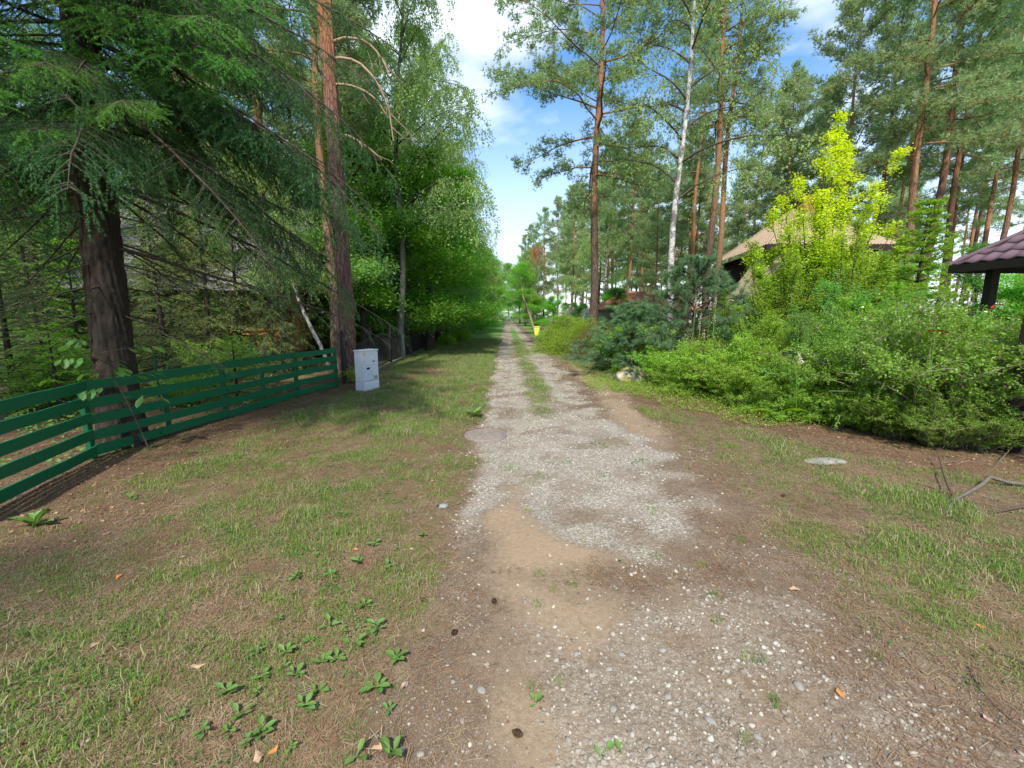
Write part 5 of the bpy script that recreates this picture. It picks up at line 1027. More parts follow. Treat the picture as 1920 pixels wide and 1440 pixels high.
# right side, individually
put('pine_tree', 'pineA', px_x(1113, 19, 520), 19, 'tall straight pine with wide drooping crown right of the sky gap', 2.2, 1.0)
put('birch_tree', 'birC', px_x(1256, 14.8, 500), 14.8, 'white barked birch leaning right beside the tall straight pine', .15, .98)
put('pine_tree', 'pineB', px_x(1333, 20.5, 450), 20.5, 'left of the two close pine trunks behind the blue pine', .8, 1.05); put('pine_tree', 'pineE', px_x(1346, 21.5, 450), 21.5, 'right of the two close pine trunks behind the blue pine', 2.8)
for i, (px, py, Y, key, s, lb) in enumerate([(1594, 250, 23, 'pineD', .95, 'dense dark crowned pine behind the golden tree'), (1480, 300, 27, 'pineD', .82, 'lower pine between the twin trunks and the golden tree'), (1655, 350, 25, 'pineB', .98, 'orange pine trunk right of the golden tree'), (1690, 350, 29, 'pineE', .95, 'dark thin pine stem right of the golden tree'),
        (1728, 330, 17.5, 'pineC', 1.1, 'orange leaning pine above the bright green conifer'), (1765, 330, 19, 'pineB', 1.05, 'ivy dark pine trunk near the gazebo'), (1800, 300, 22, 'pineB', 1., 'pine left of the gazebo roof peak'), (1830, 380, 32, 'pineE', .95, 'thin pale pine stem above the gazebo roof'),
        (1815, 300, 28, 'pineC', 1., 'slim pine behind the gazebo'), (1868, 300, 26, 'pineE', 1., 'pine stem over the gazebo roof'), (1905, 300, 24, 'pineB', 1., 'pine at the right margin over the gazebo'), (1540, 350, 33, 'pineB', .9, 'far pine seen over the house roof'), (1415, 350, 30, 'pineC', .85, 'orange pine left of the house roof'), (1960, 250, 17, 'pineB', 1.1, 'pine just cut by the right margin')]):
    put('pine_tree', key, px_x(px, Y, py), Y, lb, None, s)
for i, (px, Y, key, s, lb) in enumerate([(1178, 36, 'pineC', .95, 'pinkish pine stem right of the tall straight pine'), (1195, 44, 'pineD', .85, 'orange pine stem left of the white birch'), (1140, 48, 'pineB', .85, 'orange pine stem close to the tall straight pine'), (1203, 38, 'pineE', .72, 'thin light orange pine stem near the white birch'), (1046, 60, 'pineD', .92, 'orange pine with low crown beside the brown dead bough'), (1020, 68, 'pineB', .9, 'pine carrying the brown dead bough'),
        (1000, 80, 'pineD', .95, 'far pine at the right edge of the sky gap'), (985, 95, 'pineB', .95, 'farthest pine of the right row'), (1075, 46, 'pineD', .8, 'pine between the sky gap and the tall straight pine'), (1230, 30, 'pineD', .62, 'short pine left of the white birch'), (1290, 36, 'pineB', .8, 'pine behind the white birch')]):
    put('pine_tree', key, px_x(px, Y, 500), Y, lb, None, s)
# dead bough with orange needles
q = at(1005, 472, 58); rg = np.random.RandomState(5); G_ = Geo(); C_ = Geo(); P_ = []
for i in range(34):
    c = curve(rg, (rg.uniform(-.4, 1.1), rg.uniform(-.6, .6), rg.uniform(-.2, 1.4)), (rg.normal(-.2, .3), rg.normal(0, .3), -1), rg.uniform(1.2, 2.4), 5, -.2, .12); G_.tube(c, .02, .008, 3); P_.append(samp(c, rg.uniform(0, 1, 16))[0])
needles(C_, rg, np.concatenate(P_), np.array([[0, 0, -1.]]*len(np.concatenate(P_))), 9, .22, .035, .5)
dbo = empty('dead_bough', q, 0, 'hanging dead bough with orange brown needles in the trees right of the sky gap', 'branch'); G_.build('twigs', TWIG, dbo); C_.build('needles', L_DEAD, dbo)
g = Geo(); g.tube([(1.0, 0, 1.2), (2.5, .5, 1.9), (px_x(1020, 68, 500)-q.x, 9.5, 3.0)], .05, .09, 5); g.build('limb', TWIG, dbo)
for px, Y, s, key, lb in ((1075, 52, .95, 'birB', 'pale birch among the far right pines'), (1140, 40, .85, 'birA', 'soft green birch behind the tall straight pine'), (1010, 75, .9, 'birB', 'far birch beside the sky gap')): put('birch_tree', key, px_x(px, Y, 500), Y, lb, None, s)
for px, Y, s, key, lb in ((1040, 44, .62, 'brdC', 'yellow green young tree behind the yellow bin'), (1000, 52, .7, 'brdC', 'leafy tree hanging over the far track from the right'), (985, 66, .95, 'brdB', 'leafy tree arching over the far track'), (975, 84, 1.1, 'brdB', 'far leafy tree right of the dark car'), (1090, 34, .45, 'brdC', 'bright leafy bush tree behind the hedge'), (1160, 30, .5, 'brdD', 'dark leafy tree behind the hedge right of the tall pine'), (1215, 26, .42, 'brdC', 'leafy bush tree at the foot of the white birch'), (1400, 26, .6, 'brdD', 'leafy tree by the tiled house'), (1700, 16.5, .62, 'brdC', 'leafy tree left of the gazebo'), (1850, 14, .55, 'brdD', 'leafy tree seen under the gazebo roof'), (1920, 12, .5, 'brdC', 'leafy tree behind the gazebo posts')):
    put('leafy_tree', key, px_x(px, Y, 560), Y, lb, None, s)
for x_, y_, s_, lb in ((-3.6, 84, 1.4, 'tall green tree arching over the far track from the left'), (4.4, 92, 1.45, 'tall green tree arching over the far track from the right'), (-2.9, 108, 1.5, 'green tree closing over the track beyond the dark car, left'), (5.2, 118, 1.6, 'green tree closing over the track beyond the dark car, right'), (.8, 168, 2.1, 'big green tree standing at the very end of the track')): put('leafy_tree', 'brdB', x_, y_, lb, None, s_)
# leaning thin trunk near the bin
q = at(1030, 630, 36); g = Geo(); g.tube([(0, 0, 0), (-.5, 0, 1.6), (-1.1, 0, 3.2), (-1.3, 0, 5)], .11, .05, 7); lt_ = empty('leaning_tree', (q.x-1.0, 38, 0), 0, 'thin tan leaning trunk behind the yellow bin', 'tree'); g.build('trunk', plain('tan_bark', (.34, .26, .18), .9, .1, .3), lt_); T_, C_ = broad(51, 6, .03, 3.0, 1.8, 12, 6, 6000, .1, .06); inst('crown', C_.mesh('leaning_crown', L_GREEN), lt_, (-1.1, 0, .5))
# the wood behind, both sides
wood = []
rg = np.random.RandomState(19)
def clear(x, y, d): return all((x-a)**2+(y-b)**2 > d*d for a, b in wood)
n_w = 0
for tries in range(1500):
    side = rg.rand() < .42; y = rg.uniform(24, 105) if side else rg.uniform(22, 105); x = rg.uniform(7.5, 62) if side else rg.uniform(-62, -7.5)
    if abs(x) > y*1.25+4 or not clear(x, y, 3.6): continue
    if side and 5 < x < 24 and 15 < y < 28: continue
    if not side and -19 < x < -3 and 13 < y < 25: continue
    if not side and x > -9 and y < 34: continue
    if side and x < 9.5 and y < 60: continue
    wood.append((x, y)); n_w += 1
    if n_w > 150: break
for x, y in wood:
    far = y > 55; u = rg.rand()
    if x > 0: key = ('pineE', 'pineB', 'pineE', 'pineC', 'pineB', 'birB' if y > 40 else 'pineE', 'pineD')[int(u*7)]
    else: key = ('pineD', 'pineB', 'sprA', 'brdB', 'brdD', 'birB', 'pineE')[int(u*7)]
    kind = {'p': 'pine_tree', 's': 'spruce_tree', 'b': 'leafy_tree'}[key[0]] if key[:3] != 'bir' else 'birch_tree'
    nm = kind.split('_')[0]; sd = 'right' if x > 0 else 'left'
    put(kind, key, x, y, f'{nm} tree standing in the wood behind the {sd} hand gardens', None, rg.uniform(.85, 1.1)*(1.15 if key[:3] in ('brd',) else 1), group=f'{nm} trees of the wood behind the {sd} gardens')
# understorey: leafy bushes that close the view between the trunks
for i in range(110):
    side = i % 2; y = rg.uniform(24, 80); x = (rg.uniform(7, 7+y*.75) if side else -rg.uniform(8, 8+y*.85)); key = ('brdC', 'brdD')[rg.randint(2)]
    if side and 6 < x < 24 and y < 30: continue
    if not side and -19 < x < -3 and y < 25: continue
    sd = 'right' if side else 'left'; put('undergrowth_bush', key, x, y, f'green undergrowth bush among the trunks of the {sd} wood', None, rg.uniform(.45, .8), 'bush', f'undergrowth bushes of the {sd} wood', z=-.4)
for i in range(12):
    x = (-9+i*1.6) if i < 5 else (i-5)*2.2+3; put('undergrowth_bush', 'brdC', x*1.0-1.5 if i < 5 else x+2, 165+rg.uniform(0, 12), 'green bush closing the far end of the track', None, rg.uniform(.9, 1.4), 'bush', 'bushes at the far end of the track')

# ---------------------------------------------------------------- right hand garden
def flame(seed, tips, N=56000, leaf=.07, width=.048):
    rg = np.random.RandomState(seed); T = Geo(); C = Geo(); P = []; per = N//len(tips)
    mz_ = max(q[2] for q in tips)*.6; T.tube([(0, 0, 0), (.02, 0, mz_*.3), (0, .03, mz_*.65), (.05, 0, mz_)], .07, .025, 8)
    for tx, ty, tz in tips:
        z0 = rg.uniform(.1, .5)*tz*.8; a = np.array([0, 0, z0]); b = np.array([tx, ty, tz]); m = np.array([tx*.75, ty*.75, z0+(tz-z0)*.45]); t = np.linspace(0, 1, 9)[:, None]
        c = a*(1-t)**2+2*m*t*(1-t)+b*t*t; T.tube(c, .03, .005, 4)
        for k in range(20):
            f = rg.uniform(.12, 1); q, dd = samp(c, np.array([f])); s2 = curve(rg, q[0], dd[0]*.7+nrm(rg.normal(0, 1, 3))*.7+np.array([0, 0, .35]), (1.15-f)*rg.uniform(.35, 1.0)+.12, 4, .08, .1); T.tube(s2, .008, .003, 3)
            n = per//20; pp, _ = samp(s2, rg.uniform(0, 1.05, n)); P.append(pp+rg.normal(0, 1, (n, 3))*np.array([.07, .07, .035]))
    leaves(C, rg, np.concatenate(P), leaf, width, 0, .7, .1); return T, C
gt_ = [(.1, 6.6), (-.35, 6.0), (.45, 6.2), (-.15, 5.7), (.9, 5.6), (1.25, 5.5), (1.5, 5.0), (-.75, 5.3), (-1.3, 4.4), (-1.6, 4.1), (-1.0, 4.7), (1.8, 4.1), (1.7, 4.6), (-2.0, 3.4), (2.1, 3.5), (0, 5.0), (.6, 4.6), (-.5, 4.2), (-2.1, 2.6), (2.2, 2.6), (-1.2, 3.2), (1.1, 3.5), (.2, 3.6), (-.6, 3.0), (1.5, 2.4), (.5, 2.6), (-1.6, 1.9), (0, 2.0)]
rg = np.random.RandomState(61); T_, C_ = flame(61, [(x_, rg.uniform(-.9, .9)*min(1, (7-z_)/3), z_) for x_, z_ in gt_]); reg('golden', T_, C_, TWIG, L_YELLOW)
Y = 13.6; put('golden_tree', 'golden', px_x(1540, Y, 500), Y, 'golden yellow flame shaped tree in front of the tiled house', .0, (1.17, 1.15, 1.12))
rg = np.random.RandomState(62); T_, C_ = flame(62, [(rg.normal(0, .9), rg.normal(0, .6), rg.uniform(.9, 3.7)) for _ in range(22)], 30000, .06, .038); reg('limeshrub', T_, C_, TWIG, L_LIME)
rg = np.random.RandomState(66); T_, C_ = flame(66, [(rg.normal(0, .85), rg.normal(0, .6), rg.uniform(.7, 3.0)) for _ in range(22)], 28000, .055, .026); reg('willowish', T_, C_, TWIG, L_GREEN_SOFT)
put('lime_green_shrub', 'limeshrub', px_x(1475, 12, 500), 12.2, 'lime green shrub left of the golden tree under the house roof', 1., 1.0, 'shrub'); put('lime_green_shrub', 'limeshrub', px_x(1620, 12, 500), 12.4, 'lime green shrub at the right foot of the golden tree', 2., (1.1, 1.1, 1.12), 'shrub')
put('lime_green_shrub', 'limeshrub', px_x(1398, 12, 500), 12.6, 'low lime green shrub hiding the eave of the tiled house', 4., (.8, .8, .72), 'shrub')
put('fine_leaved_shrub', 'willowish', px_x(1570, 11, 500), 11.4, 'soft green fine leaved shrub before the golden tree', 2., (1.15, 1.15, .95), 'shrub'); put('fine_leaved_shrub', 'willowish', px_x(1690, 11, 500), 10.6, 'soft green shrub between golden tree and bright conifer', 3., .85, 'shrub')
T_, C_ = spruce(63, 4.7, .07, .3, 1.7, 5, .085, .02, 1.1, hang=.1, step=.26); reg('hemlock', T_, C_, BARK_SPRUCE, L_HEMLOCK)
put('bright_conifer', 'hemlock', px_x(1752, 10.8, 500), 11.2, 'bright green layered conifer left of the gazebo roof', .3, (1, 1, .98), 'tree')
def bluepine(seed, H=3.2, Rm=1.7):
    rg = np.random.RandomState(seed); T = Geo(); C = Geo(); tp = trunk_curve(rg, H, (0, 0), wob=.04); T.tube(tp, .06, .015, 7); P, D = [], []
    for i in range(64):
        t = (i+.5)/64; z = .25+(H-.35)*t; az = i*2.4; L_ = (Rm*(1-t)**.7+.25)*rg.uniform(.75, 1.1); p, _ = samp(tp, np.array([z/H])); el = .1+.5*t
        c = curve(rg, p[0], (math.cos(az)*math.cos(el), math.sin(az)*math.cos(el), math.sin(el)), L_, 6, .02, .08); T.tube(c, .018, .006, 4)
        for s_ in range(5):
            q, dd = samp(c, rg.uniform(.35, 1, 1)); s2 = curve(rg, q[0], dd[0]+rg.normal(0, .6, 3), L_*.3, 3, .05, .1); T.tube(s2, .008, .004, 3); f = rg.uniform(.2, 1, 9); pp, pd = samp(s2, f); P.append(pp); D.append(pd)
        pp, pd = samp(c, rg.uniform(.55, 1, 8)); P.append(pp); D.append(pd)
    P = np.concatenate(P); D = np.concatenate(D); needles(C, rg, P, D, 18, .17, .008, .75); C.v[-1].reshape(-1, 3, 3)[:, 2, 2] -= .045; return T, C
reg('bluepine', *bluepine(71), TWIG, L_BLUE)
put('blue_pine', 'bluepine', px_x(1305, 11.8, 560), 11.9, 'soft blue green pine with long drooping needles behind the pale flowers', .5, (1.02, 1.02, .98), 'shrub'); put('blue_pine', 'bluepine', px_x(1205, 11.6, 600), 12.4, 'lower blue green pine left of the taller one', 2.2, (.95, .95, .62), 'shrub')
# shrubs
reg('shA', *shrub(81, 1.25, 1.1, 38, 12, 34, .050, .030), TWIG, L_SHRUB); reg('shB', *shrub(82, 1.5, 1.15, 40, 12, 34, .046, .029, .07), TWIG, L_SHRUB2)
reg('shC', *shrub(83, 1.0, 1.0, 38, 12, 34, .042, .024, .08), TWIG, L_LIME); reg('shD', *shrub(84, 1.5, 1.3, 48, 13, 34, .048, .034, .07, flat=.9), TWIG_GREY, L_SHRUB2)
reg('lau', *mound(85, .75, .7, 1.15, 9000, .07, .032), TWIG, L_LAUREL); reg('mouA', *mound(86, 1.15, 1.05, 1.35, 24000, .05, .03, rough=.30), TWIG, L_LIME)
reg('mouB', *mound(87, 1.25, 1.0, 1.2, 20000, .042, .02, rough=.35), TWIG, L_RED); reg('mouC', *mound(88, 1.1, 1.0, 1.3, 18000, .05, .03, rough=.25), TWIG, L_SHRUB)
# hedge along the right verge
for key, px, Y, s, lb in (('mouA', 1062, 20.5, 1.2, 'rounded clipped lime green bush right of the yellow bin'), ('mouA', 1100, 18.6, 1.05, 'second clipped bush, just right of the rounded one'), ('mouB', 1122, 16.4, 1.15, 'bushy hedge with brown twiggy underside'), ('mouC', 1172, 15.6, 1.15, 'green bush over the brown hedge end'), ('mouA', 1085, 24.5, 1.05, 'lime green bush behind the clipped pair'), ('mouC', 1048, 27, .9, 'green bush by the yellow bin'), ('mouC', 1120, 22, 1.1, 'green bush at the foot of the tall straight pine'), ('mouC', 1190, 19, 1.15, 'broad green bush behind the hedge'),
                          ('lau', 1160, 13.6, .95, 'glossy dark green shrub at the end of the hedge'), ('mouC', 1200, 13.0, .82, 'leafy green shrub behind the mossy boulder'), ('mouC', 1240, 14.2, 1.05, 'tall leafy shrub left of the blue pine')):
    put('bush', key, px_x(px, Y, 640), Y, lb, None, s, 'bush')
put('bush', 'mouC', px_x(862, 27.5, 630), 27.5, 'rounded bush at the far end of the iron fence', None, .8, 'bush'); put('bush', 'mouC', px_x(845, 25, 630)-.2, 24.5, 'bush in front of the last iron fence post', None, .55, 'bush')
SH = [('shA', 1262, 10.6, .75, 'leafy green shrub right of the mossy boulder'), ('shC', 1300, 9.6, .85, 'light green shrub over the creeping ground cover'), ('shA', 1345, 9.2, .9, 'fresh green shrub in front of the pale flowers'), ('shB', 1385, 10.2, .85, 'grey green shrub below the blue pine'), ('shA', 1400, 8.3, .82, 'shrub with arching sprays left of the dark fence post'),
      ('shC', 1440, 9.6, 1.0, 'yellow green shrub behind the dark fence post'), ('shB', 1478, 8.4, .75, 'thin stemmed shrub by the cream flower plume'), ('shC', 1505, 7.4, .8, 'light green shrub over the fern'), ('shA', 1545, 8.2, .9, 'bushy green shrub right of the cream flower plume'), ('shB', 1590, 7.1, .72, 'open shrub with many upright stems right of the fern'), ('shC', 1600, 9.2, 1.1, 'yellow green shrub below the lime shrub'),
      ('shD', 1640, 7.6, .85, 'dense shrub left of the large dark one'), ('shA', 1690, 8.6, 1.0, 'shrub under the white daisies'), ('shD', 1735, 6.35, .82, 'large dark green round leaved shrub at the front'), ('shD', 1815, 5.85, .78, 'large dark green shrub beside the timber post'), ('shB', 1770, 7.4, .95, 'tall shrub behind the large dark pair'), ('shA', 1840, 7.2, .78, 'green shrub in front of the gazebo'), ('shD', 1880, 6.6, .8, 'shrub just behind the timber post'),
      ('shC', 1900, 8.2, .8, 'yellow green shrub under the gazebo eaves'), ('shB', 1780, 9.4, .95, 'tall shrub at the foot of the bright conifer'), ('shA', 1850, 9.9, .85, 'green shrub under the gazebo corner'), ('shA', 1520, 10.4, 1.1, 'shrub left of the soft green fine leaved one'), ('shB', 1450, 11.0, 1.05, 'shrub at the foot of the lime green one'), ('shA', 1610, 10.4, 1.2, 'shrub before the right foot of the golden tree'), ('shB', 1680, 10.2, 1.25, 'shrub between the golden tree and the daisies'), ('shA', 1940, 6.9, .75, 'shrub at the right margin'), ('shB', 1730, 8.0, 1.0, 'shrub behind the red flowers')]
for key, px, Y, s, lb in SH: put('garden_shrub', key, px_x(px, Y, 700), Y, lb, None, (s*1.12, s*1.12, s*(rnd.uniform(1.15, 1.35) if Y < 8 else rnd.uniform(.85, 1.05))), 'shrub')
for key, px, Y, s, lb in (('shC', 1590, 6.55, .52, 'low light green bush at the feet of the open shrub'), ('shA', 1650, 6.2, .55, 'low green bush left of the large dark shrub'), ('shD', 1700, 5.95, .5, 'low dark green bush at the foot of the large dark shrub'), ('shD', 1775, 5.55, .45, 'low dark green bush between the two large dark shrubs'), ('shD', 1850, 5.4, .5, 'low dark bush left of the timber post foot'), ('shC', 1500, 6.9, .5, 'low lime bush behind the fern'), ('shC', 1430, 7.4, .55, 'low lime bush over the creeping cover'), ('shA', 1370, 8.2, .55, 'low green bush above the creeping cover'), ('shC', 1300, 9.0, .55, 'low lime bush right of the boulder'), ('mouC', 1330, 9.9, .8, 'dense green bush behind the boulder bushes'), ('mouC', 1440, 9.0, .85, 'dense green bush round the dark fence post'), ('mouC', 1560, 8.6, .8, 'dense green bush in the middle of the shrub bank'), ('mouC', 1680, 7.9, .8, 'dense green bush under the daisies'), ('mouC', 1800, 7.8, .75, 'dense green bush before the gazebo')):
    put('garden_shrub', key, px_x(px, Y, 700), Y, lb, None, s if key != 'mouC' else (s*1.1, s*1.0, s), 'shrub')
put('garden_shrub', 'mouC', px_x(1262, 11.2, 600), 11.3, 'fresh green bush in front of the lower blue green pine', 1., (.7, .6, .75), 'shrub'); put('garden_shrub', 'mouC', px_x(1345, 11, 600), 10.9, 'fresh green bush at the foot of the taller blue green pine', 2., (.8, .6, .8), 'shrub')
for key, px, Y, s, lb in (('limeshrub', 1425, 9.6, (.7, .7, .52), 'upright lime shrub standing out of the bank left of the golden tree'), ('willowish', 1500, 8.8, (.7, .7, .66), 'soft green upright shrub in the middle of the bank'), ('limeshrub', 1610, 8.6, (.75, .75, .56), 'upright lime shrub before the golden tree foot'), ('willowish', 1700, 8.2, (.75, .75, .74), 'soft green upright shrub left of the daisies'), ('hemlock', 1660, 9.4, (.55, .55, .52), 'small bright conifer in the shrub bank'), ('mouC', 1385, 9.4, (.75, .7, .95), 'rounded green bush left of the dark fence post'), ('limeshrub', 1830, 7.6, (.6, .6, .5), 'lime shrub under the gazebo corner'), ('shD', 1740, 6.2, (1.0, 1.0, 1.25), 'round leaved dark shrub rising behind the front bushes'), ('mouA', 1290, 10.4, (.55, .5, .72), 'fresh lime bush in front of the two blue green pines')):
    put('garden_shrub', key, px_x(px, Y, 700), Y, lb, None, s, 'shrub')
# shrubs behind the green fence and left margin
for key, px, Y, s, lb in (('shB', 60, 7.6, .7, 'leafy shrub behind the green fence at the left margin'), ('shD', 130, 8.6, .7, 'green shrub left of the big spruce trunk'), ('shA', 330, 8.2, .5, 'low shrub behind the green fence right of the big trunk'), ('shB', 400, 10.0, .75, 'shrub in the shade before the cabin porch'), ('mouC', 470, 12.6, .75, 'rounded shrub by the cabin steps'), ('shA', 670, 10.9, .35, 'small green weed bush between fence end and cabinet'), ('mouC', 455, 14.0, .95, 'leafy bush at the cabin porch'), ('mouC', 200, 13.0, 1.0, 'sunlit bush behind the big spruce trunk'), ('mouA', 723, 30, .8, 'yellow green bush in the far left garden')):
    put('garden_shrub', key, px_x(px, Y, 650), Y, lb, None, s, 'shrub')
# creeping cover: nobody could count it
rg = np.random.RandomState(91); g = Geo(); n = 30000; x = rg.uniform(1.9, 6.2, n); y = rg.uniform(6.2, 11.2, n)
b_x, b_y = gp(1186, 716).x, gp(1186, 716).y; cx_ = 3.05+(9.2-y)*.55; d_ = np.abs(x-cx_-.15)/(.75+.55*fbm(x*1.2, y*1.2, 3, 3)); k = (np.hypot(x-b_x, (y-b_y)*.8) > .62) & (d_ < .92+.5*(fbm(x*3, y*3, 8, 3)-.5)) & (y > 6.3); x, y, d_ = x[k], y[k], d_[k]
h_ = .17*np.sqrt(np.clip(1-d_, 0, 1))*(.4+fbm(x*5, y*5, 6, 3))+.01; leaves(g, rg, np.stack([x, y, gh(x, y)+h_*rg.uniform(.25, 1.15, len(x))], -1), .034, .02, 0, .6, -.1)
tag(g.build('ground_cover', L_LIME), 'bright green creeping cover spilling onto the ground below the shrubs', kind='stuff')
# leaf litter and low weeds in the left garden behind the fence
g = Geo(); n = 7000; x = rg.uniform(-12, -4.7, n); y = rg.uniform(4, 15, n); k = fbm(x*.9, y*.9, 14, 3) > .52; leaves(g, rg, np.stack([x[k], y[k], gh(x[k], y[k])+rg.uniform(.01, .16, k.sum())], -1), .07, .045, 0, .7, 0); tag(g.build('woodland_weeds', L_GREEN_SOFT), 'low green weeds on the garden floor behind the green fence', kind='stuff')
L_LIT = varmat('dead_leaves', (.16, .09, .05), (.30, .19, .11), (.46, .34, .22), .8, .1); g = Geo(); n = 9000; x = np.concatenate([rg.uniform(-12, -4.6, n), rg.uniform(-4.9, -2.8, 1500), rg.uniform(3.2, 7.5, 2200)]); y = np.concatenate([rg.uniform(3, 16, n), rg.uniform(2.4, 9.5, 1500), rg.uniform(3.6, 8.5, 2200)])
k = (x < -4.6) | (zones(x, y)[3] > .45); x, y = x[k], y[k]; leaves(g, rg, np.stack([x, y, gh(x, y)+rg.uniform(.002, .02, len(x))], -1), .042, .028, 0, 1.15, 0); tag(g.build('leaf_litter', L_LIT), 'brown leaf litter under the fence, spruce and shrubs', kind='stuff')

# ferns
def fern(loc, label, s=1., n=11, seed=1):
    rg = np.random.RandomState(seed); r_ = empty('fern', loc, 0, label, 'fern'); ms = []
    for v_ in range(3):
        g = Geo(); c = curve(rg, (0, 0, 0), (.75, 0, .9), .55, 10, -.14, .02); g.tube(c, .004, .0015, 3)
        for i in range(26):
            f = .15+.83*i/26; q, dd = samp(c, np.array([f])); w_ = .13*math.sin(math.pi*(f*.85+.12))
            for sd in (-1, 1):
                b = q[0]; t_ = b+np.array([.25*w_, sd*w_, -.02]); e = np.array([.012, 0, 0]); g.add([b-e, b+e, t_+e*.25, t_-e*.25], [(0, 1, 2, 3)])
        ms.append(g.mesh('frond', L_LIME))
    for i in range(n): inst('frond', ms[i % 3], r_, (0, 0, 0), (rg.normal(0, .15), rg.normal(0, .2), i*6.28/n+rg.normal(0, .2)), s*rg.uniform(.7, 1.1))
q = gp(1468, 790); fern((q.x, q.y+.1, gz(q.x, q.y)), 'bright green fern at the edge of the grass below the shrubs', 1.0, 12); q = gp(1545, 800); fern((q.x, q.y+.35, 0), 'smaller fern just right of the bright one', .7, 9, 3)
# flowers
def flower_cluster(name, loc, label, n, rad, pm_, size, seed, stemh=.5, petal=7, center=None, stemleaf=True):
    rg = np.random.RandomState(seed); r_ = empty(name, loc, 0, label, 'flower'); g = Geo(); tops = []
    for i in range(n):
        e = np.array([rg.normal(0, rad[0]), rg.normal(0, rad[1]), rg.normal(0, rad[2])]); c = curve(rg, e*np.array([.4, .4, 0])-np.array([0, 0, stemh]), (0, 0, 1), stemh*.9, 3, 0, .05); c = np.vstack([c, e]); g.tube(c, .004, .002, 3); tops.append(e)
    g.build('stems', L_SHRUB, r_)
    g = Geo()
    for k_ in range(petal): a = k_*6.283/petal; d = np.array([math.cos(a), math.sin(a), .15]); s_ = np.array([-math.sin(a), math.cos(a), 0])*.35; g.add([d*.1, d*.6-s_, d*1.0, d*.6+s_], [(0, 1, 2, 3)])
    m_ = g.mesh('blossom', pm_)
    for e in tops: inst('blossom', m_, r_, e, (rg.normal(.5, .4), rg.normal(0, .4), rg.uniform(0, 6)), size*rg.uniform(.7, 1.2))
F_WH = plain('white_petals', (.80, .80, .76), .7, .1, .03, 4, 0); F_RD = plain('red_petals', (.62, .045, .02), .6, .1, .1, 4, 0); F_PK = plain('pinkish_petals', (.66, .52, .55), .7, .1, .1, 4, 0); F_CR = plain('cream_petals', (.72, .66, .50), .7, .1, .1, 4, 0)
flower_cluster('daisies', at(1745, 578, 7.0), 'white daisies above the shrubs below the bright green conifer', 34, (.28, .2, .07), F_WH, .028, 1); flower_cluster('daisies', at(1800, 572, 7.3), 'small patch of white daisies towards the gazebo', 12, (.15, .15, .04), F_WH, .026, 2)
flower_cluster('red_lilies', at(1752, 623, 5.5), 'red orange lily blooms above the large dark shrub', 3, (.07, .05, .03), F_RD, .065, 3, .6, 6); flower_cluster('red_lilies', at(1860, 575, 6.0), 'small dull red blooms near the gazebo post', 4, (.1, .1, .03), F_RD, .03, 5)
def plume(loc, label, h, m_, seed, n=160, lean=(0, 0), group=None):
    rg = np.random.RandomState(seed); r_ = empty('flower_plume', loc, 0, label, 'flower', group); g = Geo(); g.tube([(0, 0, -.7), (lean[0]*.2, 0, 0), (lean[0]*h, 0, h)], .005, .002, 4); g.build('stem', L_SHRUB, r_); g = Geo(); t = rg.uniform(0, 1, n); rr = .035*(1.1-t); a = rg.uniform(0, 6.28, n)
    leaves(g, rg, np.stack([np.cos(a)*rr+lean[0]*h*t, np.sin(a)*rr, t*h], -1), .018, .014, 0, .2, -.3); g.build('blossoms', m_, r_)
plume(at(1502, 682, 6.6), 'cream feathery flower plume above the fern', .15, F_CR, 1, 160, (-.35, 0))
for i, (px, py) in enumerate(((1303, 560), (1330, 568), (1338, 592), (1312, 590), (1310, 605), (1318, 620), (1306, 640), (1340, 560))):
    plume(at(px, py+14, 10.3), 'pinkish white flower spike standing before the blue pine', .20, F_PK, i+3, 90, (.1, 0), 'pinkish flower spikes before the blue pine')

# plantains and other broad leaved weeds, leaf by leaf
PL = []; L_WEED = leafmat('weed_leaves', (.06, .16, .03), (.17, .29, .07), .3, .5)
for v_ in range(3):
    g = Geo(); w_ = .42; a = [(0, .03, .0), (.25, .05, .06), (.5, w_*.5*1.05, .12), (.8, w_*.42, .12), (1.0, .0, .04)]; V = []
    for x_, y_, z_ in a: V += [(x_, -y_, z_+.05*v_), (x_, 0, z_-.035), (x_, y_, z_+.05*v_)]
    F_ = [(r_*3+c_, (r_+1)*3+c_, (r_+1)*3+c_+1, r_*3+c_+1) for r_ in range(4) for c_ in range(2)]; g.add(V, F_, 0, True); PL.append(g.mesh('weed_leaf', L_WEED))
def weed(px, py, size, n, label, seed, group, up=.05):
    rg = np.random.RandomState(seed); q = gp(px, py); r_ = empty('plantain', (q.x, q.y, gz(q.x, q.y)+.004), rg.uniform(0, 6), label, 'weed', group)
    for i in range(n): inst('leaf', PL[rg.randint(3)], r_, (rg.normal(0, size*.08), rg.normal(0, size*.08), .003+.004*i), (0, -rg.uniform(.05, up+.35), i*2.4+rg.normal(0, .3)), size*rg.uniform(.6, 1.1))
W1 = [(755, 1020), (790, 1001), (733, 1073), (660, 1112), (641, 1190), (612, 1170), (598, 1135), (560, 1088), (590, 1055), (655, 1215), (640, 1240), (618, 1255), (545, 1215), (520, 1240), (505, 1275), (560, 1265), (600, 1290), (480, 1300), (455, 1350), (425, 1385), (470, 1395), (500, 1372), (545, 1405), (560, 1330), (430, 1290), (385, 1370), (530, 1160), (700, 1300), (725, 1330), (710, 1180), (690, 1150), (858, 955), (672, 1060), (620, 1085), (712, 1025), (345, 1340), (583, 1215), (650, 1275), (480, 1225), (740, 1240)]
